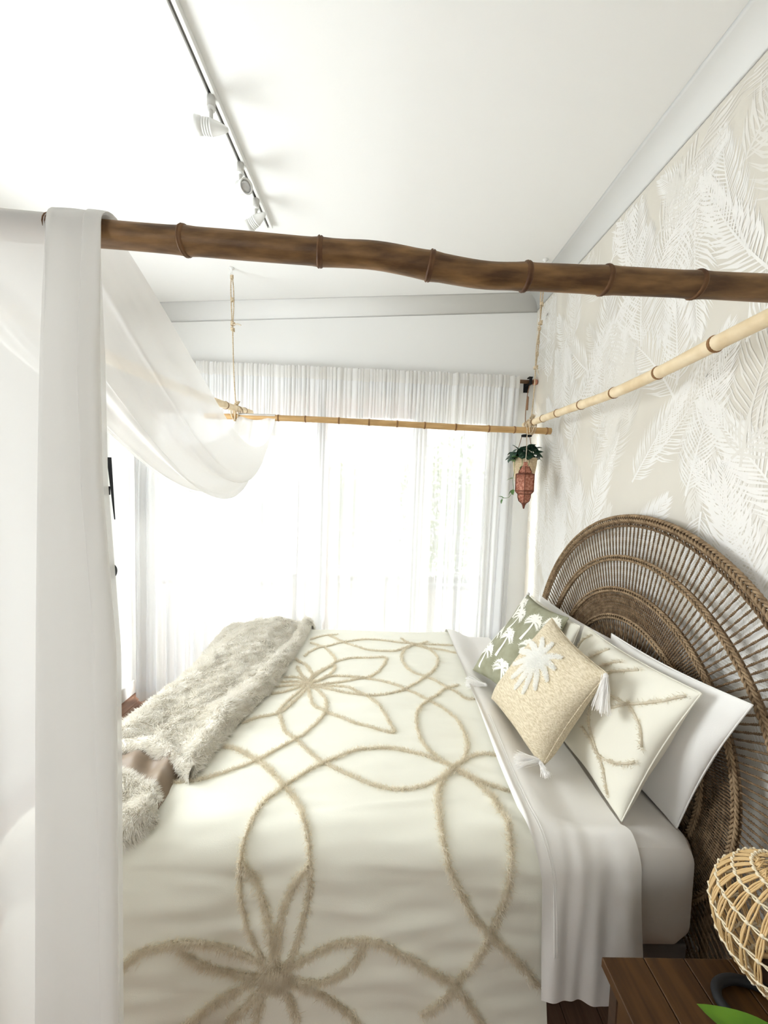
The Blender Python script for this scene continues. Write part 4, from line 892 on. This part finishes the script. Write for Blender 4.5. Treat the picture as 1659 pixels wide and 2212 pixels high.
for e in [(.10, .60), (.14, .74), (.27, .86), (.42, .90), (.64, .87), (.70, .76), (.73, .64), (.69, .50), (.60, .38), (.46, .34), (.31, .38), (.19, .48)]:
    cu, cv_ = .41, .655; mid = ((cu + e[0]) / 2 + .02, (cv_ + e[1]) / 2 + .045)
    S = smooth_path(np.array([(cu, cv_, 0), (*mid, 0), (*e, 0)]), 46)[:, :2]; P, N_ = bf.pn(S[:, 0], S[:, 1]); T = np.gradient(P, axis=0); B = np.cross(N_, T); B /= np.linalg.norm(B, axis=1)[:, None]
    w = .011 * np.sin(np.pi * np.linspace(.12, .92, 46)) ** .6
    Pm = np.concatenate([P + B * (w * k)[:, None] for k in (-1, -.6, -.2, .2, .6, 1)]); Nm = np.tile(N_, (6, 1))
    mbf = MB(); Vd = np.concatenate([P - B * w[:, None], P + N_ * .006, P + B * w[:, None]]); mbf.add((Vd, [(i, i + 1, 47 + i, 46 + i) for i in range(45)] + [(46 + i, 47 + i, 93 + i, 92 + i) for i in range(45)]))
    V, Fc = fibres(Pm + Nm * .003, Nm, .0015, .010, .0015, 4, rg, .9, .8, np.tile(T / (np.linalg.norm(T, axis=1)[:, None]) * .5, (6, 1)))
    mbf.add((V, Fc)); part('tufted_frond', mbf.get(), M['white_tuft'], bc)
def tassel(parent, p, d, L, spread, seed, droop=(0, 0, -.3)):
    rgt = np.random.RandomState(seed); p = np.array(p, float); d = np.array(d, float); d /= np.linalg.norm(d); mb = MB()
    for i in range(170):
        e = d + rgt.normal(size=3) * spread; e /= np.linalg.norm(e); o = rgt.normal(size=3) * .0035; l = L * rgt.uniform(.85, 1.08)
        q = [p + o, p + o + e * l * .35 + rgt.normal(size=3) * .002, p + o + e * l * .7 + np.array(droop) * l * .12, p + o + e * l + np.array(droop) * l * .35]
        w = np.cross(e, rgt.normal(size=3)); w = w / np.linalg.norm(w) * .0011; V = np.concatenate([[a - w, a + w] for a in q]); mb.add((V, [(2 * k, 2 * k + 1, 2 * k + 3, 2 * k + 2) for k in range(3)]))
    o = part('tassel', mb.get(), M['tassel'], parent, label='white cotton tassel')
    part('tassel_knot', ball(p - d * .004, .0085, 10), M['tassel'], o); return o
tassel(gc, (.548, 1.905, .697), (-.85, .30, -.05), .095, .16, 1, (0, 0, 0)); tassel(gc, (.843, 2.15, 1.105), (-.2, .4, -.9), .07, .1, 2)
tassel(bc, (.772, 1.262, 1.072), (-.16, -.12, -1), .105, .11, 3); tassel(bc, (.600, 1.352, .706), (-.86, .05, -.05), .085, .15, 4, (0, 0, -.05)); tassel(bc, (.603, 1.338, .700), (-.05, -1, .02), .055, .10, 6, (0, 0, -.1))

# ------------------------------------------------------------------ fan headboard of seagrass rope
hb = thing('headboard', 'fan shaped brown seagrass rope headboard with radiating cords before the wallpaper', 'headboard', (1.06, 1.627, 0))
Uv = np.array([.05, 0, 1.0]); Uv /= np.linalg.norm(Uv); Yv = np.array([0, 1.0, 0]); Hn = np.cross(Uv, Yv); Hn /= np.linalg.norm(Hn)
if Hn[0] > 0: Hn = -Hn                           # faces the room
HC = np.array([1.11 - .05 * (1.6 - .699), 1.627, .699])
A0, A1 = math.radians(-50), math.radians(230)
def hpos(r, a, off=0.0):
    r = np.asarray(r, float)[..., None]; a = np.asarray(a, float)[..., None]; return HC + r * (np.cos(a) * Yv + np.sin(a) * Uv) + np.asarray(off, float)[..., None] * Hn if np.ndim(off) else HC + r * (np.cos(a) * Yv + np.sin(a) * Uv) + off * Hn
def braid(r, gap, rad, off, pitch=.032):          # two twisted ropes of opposite lay, side by side: a chevron plait
    mb = MB()
    for sgn, dr in ((1, gap), (-1, -gap)):
        L = (r + dr) * (A1 - A0); n = int(L / .0042); a = np.linspace(A0, A1, n); s = np.linspace(0, L, n)
        for i in range(2):
            ph = 2 * np.pi * (s / pitch + i / 2); mb.add(tube(hpos(r + dr + rad * .95 * np.sin(ph), a, off + sgn * rad * .95 * np.cos(ph)), rad * .98, 6))
    return mb.get()
RO, RM, RI, RN = .886, .709, .565, .441
for nm, r, w, rad, off, mm in (('rim_braid', RO + .003, .0085, .0046, .010, 'wicker_light'), ('rim_braid', RO - .024, .0065, .0036, .006, 'wicker'), ('arc_braid', RM, .0072, .0039, .010, 'wicker_light'), ('arc_braid', RI, .0066, .0036, .010, 'wicker_light'), ('arc_braid', RN, .0064, .0035, .010, 'wicker_light')):
    part(nm, braid(r, w, rad, off), M[mm], hb)
for r in (RO, RM, RI, RN):                       # hidden round frame bars behind the braids
    part('frame_bar', tube(hpos(np.full(120, r), np.linspace(A0, A1, 120), -.004), .0065, 8), M['wicker'], hb)
def cord_mesh(L, r): return raw('cord', *rope([(0, 0, 0), (0, 0, L / 2), (0, 0, L)], r, 2, .017, 4, .0065), M['wicker'])
c1 = cord_mesh(RO - .022 - RM, .0044); c2 = cord_mesh(RM - RI, .0044)
def spokes(me, r0, n):
    for i in range(n):
        a = A0 + (A1 - A0) * (i + .5) / n; rad = math.cos(a) * Yv + math.sin(a) * Uv; tan = np.cross(rad, Hn)
        Mx = Matrix([[Hn[k], tan[k], rad[k]] for k in range(3)])
        inst('radial_cord', me, hb, hpos(r0, a, .002), Mx)
spokes(c1, RM, 158); spokes(c2, RI, 140)
mb = MB()
for i in range(250):
    a = A0 + (A1 - A0) * (i + .5) / 250; mb.add(rope([hpos(RN, a, .002), hpos((RN + RI) / 2, a, .004), hpos(RI, a, .002)], .0042, 2, .016, 4, .009))
part('woven_band', mb.get(), M['wicker'], hb, kind='stuff')
mb = MB()
for i in range(120):
    a = A0 + (A1 - A0) * (i + .5) / 120; mb.add(rope([hpos(.16, a, .001), hpos(.30, a, .002), hpos(RN, a, .002)], .0042, 2, .016, 4, .012))
for i in range(60):
    a = A0 + (A1 - A0) * (i + .25) / 60; mb.add(tube(smooth_path([hpos(.16, a + .18, .004), hpos(.30, a + .07, .005), hpos(RN, a, .004)], 8), .003, 4))
part('woven_center', mb.get(), M['wicker'], hb, kind='stuff')
part('center_disc', tube(hpos(np.full(40, .16), np.linspace(A0, A1, 40), .002), .012, 8), M['wicker'], hb)
for s in (A0, A1): part('leg_bar', tube(smooth_path([hpos(RO, s, -.004), hpos(RN, s, -.004), hpos(.16, s, -.004)], 8), .010, 8), M['wicker'], hb)
for y in (1.627 - .50, 1.627 + .50): part('leg', tube([(1.052, y, 0), (1.055, y, .2), (1.07, y, .6)], .011, 8), M['wicker'], hb)

# ------------------------------------------------------------------ nightstand and the things on it
nx0, nx1, ny0, ny1, nz = .533, 1.02, .38, .822, .62
ns_ = thing('nightstand', 'dark walnut nightstand at the bottom right corner beside the bed', 'nightstand', ((nx0 + nx1) / 2, (ny0 + ny1) / 2, 0))
wds = [.098, .094, .102, .095, .098]; x = nx0
for w in wds:
    part('tabletop_board', box(x + .0007, x + w - .0007, ny0, ny1, nz - .024, nz, .0018), M['nightwood'], ns_, False); x += w
for x in (nx0 + .015, nx1 - .04):
    for y in (ny0 + .012, ny1 - .042): part('leg', box(x, x + .03, y, y + .03, 0, nz - .024, .003), M['nightdark'], ns_, False)
part('side_panel', box(nx0 + .03, nx1 - .03, ny1 - .03, ny1 - .018, .22, nz - .025), M['nightdark'], ns_, False)
part('side_panel', box(nx0 + .03, nx1 - .03, ny0 + .018, ny0 + .03, .22, nz - .025), M['nightdark'], ns_, False)
part('back_panel', box(nx1 - .026, nx1 - .016, ny0 + .03, ny1 - .03, .22, nz - .025), M['nightdark'], ns_, False)
part('shelf', box(nx0 + .03, nx1 - .03, ny0 + .032, ny1 - .032, .20, .218), M['nightdark'], ns_, False)
for z0, z1 in ((.225, .405), (.415, .59)):
    d = part('drawer', box(nx0 + .012, nx0 + .03, ny0 + .046, ny1 - .046, z0, z1, .003), M['nightwood'], ns_, False)
    part('knob', ball((nx0 + .002, (ny0 + ny1) / 2, (z0 + z1) / 2), .012, 12), M['brass'], d)

LC = np.array([.905, .768, .757]); LR = .1335
lp = thing('rattan_lamp', 'round open weave rattan lamp with a clear globe bulb on the nightstand', 'lamp', (LC[0], LC[1], nz))
lat = np.radians([60, 43, 22, 0, -24, -46, -62])
def lprof(th): return LR * np.cos(th), LR * .985 * np.sin(th)
th_ = np.linspace(math.radians(64), math.radians(-66), 30)
pinch = 1 - .34 * np.max([np.exp(-((th_ - l) / .10) ** 2) for l in lat[:4]] + [.45 * np.exp(-((th_ - l) / .07) ** 2) for l in lat[4:]], 0)
rg = np.random.RandomState(9)
cm = []
for k in (-1, 0, 1):
    rr, zz = lprof(th_); az = k * .044 * pinch; rr = rr * (1 + .012 * (1 - pinch) * (1 if k else 0) + .006 * np.sin(9 * th_ + k))
    cm.append(raw('cane', *tube(np.stack([rr * np.cos(az), rr * np.sin(az), zz], 1), .0019, 6), M['cane']))
for i in range(30):
    for k in range(3): inst('cane_rib', cm[k], lp, LC, (0, 0, 2 * np.pi * i / 30 + rg.uniform(-.012, .012)))
for l in lat:
    rr, zz = lprof(l); n = 180; a = np.linspace(0, 2 * np.pi, n, endpoint=False); mb = MB()
    for s in (0, np.pi): mb.add(tube(np.stack([(rr + .0028 * np.cos(15 * a * 1.0 + s)) * np.cos(a), (rr + .0028 * np.cos(15 * a + s)) * np.sin(a), zz + .0026 * np.sin(15 * a + s)], 1) + LC, .0021, 5, True))
    for i in range(30):
        az = 2 * np.pi * i / 30; mb.add(ball(LC + np.array([rr * math.cos(az), rr * math.sin(az), zz]) * 1.012, .0046, 6))
    part('twine_ring', mb.get(), M['twine'], lp)
mb = MB(); rr, zz = lprof(math.radians(63))
for i in range(150):
    az = rg.uniform(0, 6.28); q = LC + np.array([rr * math.cos(az), rr * math.sin(az), zz]); e = q + np.array([-math.cos(az) * .012, -math.sin(az) * .012, rg.uniform(.004, .016)]) + rg.normal(size=3) * .003
    mb.add(tube([q - np.array([0, 0, .006]), q, e], [.0018, .0018, .0012], 4))
part('top_rim', mb.get(), M['cane'], lp)
part('bottom_ring', lathe([(.048, -.001), (.060, -.001), (.062, .006), (.058, .012), (.048, .012), (.047, .005), (.048, -.001)], (LC[0], LC[1], nz + .002), 32), M['cane'], lp)
part('lamp_base', lathe([(.0005, 0), (.046, 0), (.046, .010), (.020, .016), (.018, .05), (.0005, .05)], (LC[0], LC[1], nz + .001), 24), M['nightdark'], lp)
part('socket', lathe([(.0005, 0), (.019, 0), (.020, .03), (.017, .045), (.0005, .045)], (LC[0], LC[1], nz + .05), 20), M['brass'], lp)
part('bulb', lathe([(.014, 0), (.016, .012), (.030, .030), (.043, .055), (.046, .075), (.041, .098), (.026, .116), (.0005, .122)], (LC[0], LC[1], nz + .09), 28), M['bulb'], lp, label='clear globe bulb')
cb = solo('power_cord', tube(smooth_path([(.741, .715, nz + .0105), (.738, .745, nz + .0105), (.757, .768, nz + .0105), (.80, .776, nz + .0105), (.85, .762, nz + .0105), (.885, .735, nz + .0105), (.93, .70, nz + .0105), (.97, .64, nz + .0105)], 40), .0095, 10), M['dark'], 'thick black cord curling across the nightstand below the rattan lamp', 'cord')

pp = thing('potted_plant', 'potted plant in the bottom right corner showing one bright green leaf', 'plant', (.74, .455, nz))
part('pot', lathe([(.0005, .001), (.045, .001), (.058, .10), (.060, .105), (.055, .105), (.050, .09), (.0005, .09)], (.74, .455, nz), 24), M['ceramic'], pp)
part('soil', lathe([(.0005, .093), (.049, .091)], (.74, .455, nz), 18), M['soil'], pp)
def big_leaf(base, tip, rise, wid, seed):
    base, tip = np.array(base, float), np.array(tip, float); mid = (base + tip) / 2 + np.array([0, 0, rise]); C_ = smooth_path([base, mid, tip], 22)
    T = np.gradient(C_, axis=0); T /= np.linalg.norm(T, axis=1)[:, None]; S = np.cross(T, [0, 0, 1.0]); S /= np.linalg.norm(S, axis=1)[:, None] + 1e-9; N_ = np.cross(S, T)
    t = np.linspace(0, 1, 22); w = wid * (np.sin(np.pi * np.clip((t - .30) / .70, 0, 1) ** .75) ** .8) + .002 * (t < .32) + 1e-4
    cols = [C_ + S * (w * k)[:, None] + N_ * (.22 * w * abs(k) ** 1.5)[:, None] for k in np.linspace(-1, 1, 9)]
    P = np.stack(cols, 1); return P.reshape(-1, 3), grid_faces(22, 9)
b0 = (.74, .455, nz + .09)
for tip, rise, wid in (((.575, .618, .800), .055, .036), ((.62, .33, .78), .07, .032), ((.80, .30, .76), .07, .033), ((.90, .45, .75), .06, .030), ((.70, .36, .80), .05, .026)):
    part('leaf', big_leaf(b0, tip, rise, wid, 1), M['leafbright'], pp)

# ------------------------------------------------------------------ hanging planter, lantern
px, py = .992, 2.70
hp = thing('hanging_planter', 'woven hanging pot with dark green trailing plant in the window corner', 'planter', (px, py, 1.755))
part('pot', lathe([(.0005, 0), (.058, 0), (.066, .03), (.078, .12), (.082, .165), (.078, .168), (.073, .15), (.0005, .145)], (px, py, 1.752), 28), M['pot'], hp)
part('hanger_disc', lathe([(.0005, 0), (.034, 0), (.036, .006), (.034, .013), (.0005, .014)], (px + .004, py, 2.068), 24), M['dark'], hp)
for a in (.3, 2.35, 4.5):
    part('hanging_cord', rope([(px + .078 * math.cos(a), py + .078 * math.sin(a), 1.915), (px + .05 * math.cos(a), py + .05 * math.sin(a), 2.0), (px + .03 * math.cos(a), py + .03 * math.sin(a), 2.07)], .0028, 2, .012), M['brown_cord'], hp)
part('hanging_cord', rope([(px + .004, py, 2.08), (px + .012, py + .06, 2.2), (1.062, 2.90, 2.40), (1.085, 2.925, 2.478)], .0038, 2, .016), M['brown_cord'], hp)
part('cord_splice', rope([(px + .03, py + .085, 2.27), (1.055, 2.87, 2.38)], .008, 3, .02), M['brown_cord'], hp)
def leaf_mesh(name, L, Wd, m, fold=.25):
    t = np.linspace(0, 1, 9); w = Wd * np.sin(np.pi * t ** .8) ** .9 + 1e-4; V = []; 
    for k in (-1, -.5, 0, .5, 1): V.append(np.stack([w * k, L * t, fold * w * abs(k) - .25 * L * t * t], 1))
    return raw(name, np.stack(V, 1).reshape(-1, 3), grid_faces(9, 5), m)
lm = leaf_mesh('leaf', .054, .026, M['leafdark']); lv = leaf_mesh('vine_leaf', .046, .014, M['leafpale'])
rg = np.random.RandomState(14)
for i in range(80):
    a = rg.uniform(0, 6.28); r = .082 * math.sqrt(rg.uniform(0, 1)); z = 1.915 + rg.uniform(0, .115) * (1 - r / .13)
    p = (px + r * math.cos(a), py + r * math.sin(a), z); tilt = rg.uniform(-.7, .9) if r < .05 else rg.uniform(-.75, .6)
    inst('leaf', lm, hp, p, Euler((tilt, rg.uniform(-.4, .4), a - np.pi / 2 + rg.uniform(-.6, .6)), 'XYZ').to_matrix(), [rg.uniform(.8, 1.25)] * 3)
mb = MB()
vines = [[(.93, 2.66, 1.92), (.905, 2.645, 1.90), (.90, 2.64, 1.82), (.893, 2.64, 1.76), (.90, 2.64, 1.70), (.87, 2.64, 1.645), (.83, 2.64, 1.64), (.815, 2.64, 1.62)], [(.95, 2.64, 1.92), (.94, 2.61, 1.86), (.925, 2.605, 1.80), (.915, 2.605, 1.755)], [(1.0, 2.63, 1.92), (.985, 2.60, 1.88), (.97, 2.60, 1.84)]]
for q in vines: mb.add(tube(smooth_path(q, 24), .0016, 5))
part('vine_stem', mb.get(), M['leafpale'], hp)
for p, rz, rx, s in (((.893, 2.64, 1.775), 1.75, -.1, 1.1), ((.895, 2.64, 1.70), 2.5, -.8, 1.0), ((.892, 2.64, 1.695), 1.1, -.9, 1.0), ((.836, 2.64, 1.64), 1.3, .5, .8), ((.832, 2.64, 1.638), -.3, .3, .7), ((.83, 2.64, 1.632), 2.0, -.8, .85), ((.905, 2.645, 1.89), 2.0, .4, .8),
                     ((.925, 2.605, 1.80), 2.4, -.9, .7), ((.94, 2.61, 1.86), 2.2, -.7, .8), ((.97, 2.60, 1.84), -2.6, -1, .7), ((.93, 2.66, 1.92), 1.3, .2, 1.1)):
    inst('vine_leaf', lv, hp, p, Euler((rx, .3, rz), 'XYZ').to_matrix(), (s, s, s))
lx, ly = .902, 2.44
ln = thing('copper_lantern', 'small aged copper lantern hanging from the pole before the potted plant', 'lantern', (lx, ly, 1.58))
def hexa(prof, rot=.26): return lathe(prof, (lx, ly, 0), 6)
def ring6(r, z, a0=.169): return [(lx + r * math.cos(a0 + k * np.pi / 3), ly + r * math.sin(a0 + k * np.pi / 3), z) for k in range(6)]
PR = [(.024, 1.845), (.041, 1.815), (.043, 1.802), (.061, 1.797), (.061, 1.692), (.058, 1.686), (.043, 1.672), (.042, 1.652), (.034, 1.628), (.018, 1.616), (.012, 1.613)]
for k in range(6):                               # six pressed copper faces
    V = []
    for r, z in PR:
        c = ring6(r, z); a_, b_ = np.array(c[k]), np.array(c[(k + 1) % 6]); V += [a_, a_ * .5 + b_ * .5, b_]
    part('copper_face', (V, grid_faces(len(PR), 3)), M['copper'], ln, False)
for k in range(6): part('edge_strip', tube([ring6(r + .0012, z)[k] for r, z in PR], .0024, 6), M['copper_dark'], ln)
for r, z in ((.0625, 1.797), (.0625, 1.692), (.044, 1.672), (.044, 1.803)):
    part('band', tube(np.array([np.array(p) for p in ring6(r, z)]), .0028, 6, True), M['copper_dark'], ln)
part('finial', lathe([(.012, 1.614), (.015, 1.608), (.009, 1.602), (.010, 1.596), (.006, 1.590), (.007, 1.585), (.004, 1.580), (.0005, 1.577)], (lx, ly, 0), 12), M['copper_dark'], ln)
part('crown', lathe([(.026, 1.843), (.016, 1.852), (.012, 1.862), (.014, 1.868), (.010, 1.874), (.0005, 1.876)], (lx, ly, 0), 12), M['copper'], ln)
part('hanging_cord', rope([(lx, ly, 1.875), (lx + .002, ly, 1.97), (lx + .003, ly + .006, 2.065), (lx + .003, ly + .022, 2.098), (lx + .003, ly + .05, 2.122)], .0026, 2, .012), M['cotton'], ln)

# ------------------------------------------------------------------ left wall
d0 = np.array([-.71, 1.0, 0]); d0 /= np.linalg.norm(d0); side = np.array([d0[1], -d0[0], 0])
tv = thing('wall_television', 'slim black wall television seen edge on left of the curtains', 'television', (-1.86, 2.62, 1.44))
def slab(c, hl, ht, z0, z1, tilt):
    V = []
    for z in (z0, z1):
        for a, b in ((-hl, -ht), (hl, -ht), (hl, ht), (-hl, ht)): V.append(np.array([c[0], c[1], z]) + d0 * a + side * (b * (1 if z == z1 else .25) + (tilt * (z1 - z))))
    return V, [(0, 3, 2, 1), (4, 5, 6, 7), (0, 1, 5, 4), (1, 2, 6, 5), (2, 3, 7, 6), (3, 0, 4, 7)]
part('panel', slab((-1.835, 2.60), .11, .013, 1.445, 1.85, .055), M['dark'], tv, False)
part('wall_arm', box(-1.97, -1.90, 2.66, 2.70, 1.60, 1.66, .003), M['dark'], tv, False)
kb = thing('curtain_holdback', 'small round black knob on the wall beside the left curtain', 'knob', (-1.9, 2.62, 1.06))
part('knob_disc', lathe([(.0005, 0), (.045, .002), (.052, .008), (.045, .016), (.0005, .02)], (-1.885, 2.66, 1.065), 24, (1, 0, 0)), M['dark'], kb)
part('knob_stem', tube([(-1.97, 2.66, 1.065), (-1.88, 2.66, 1.065)], .010, 10), M['dark'], kb)
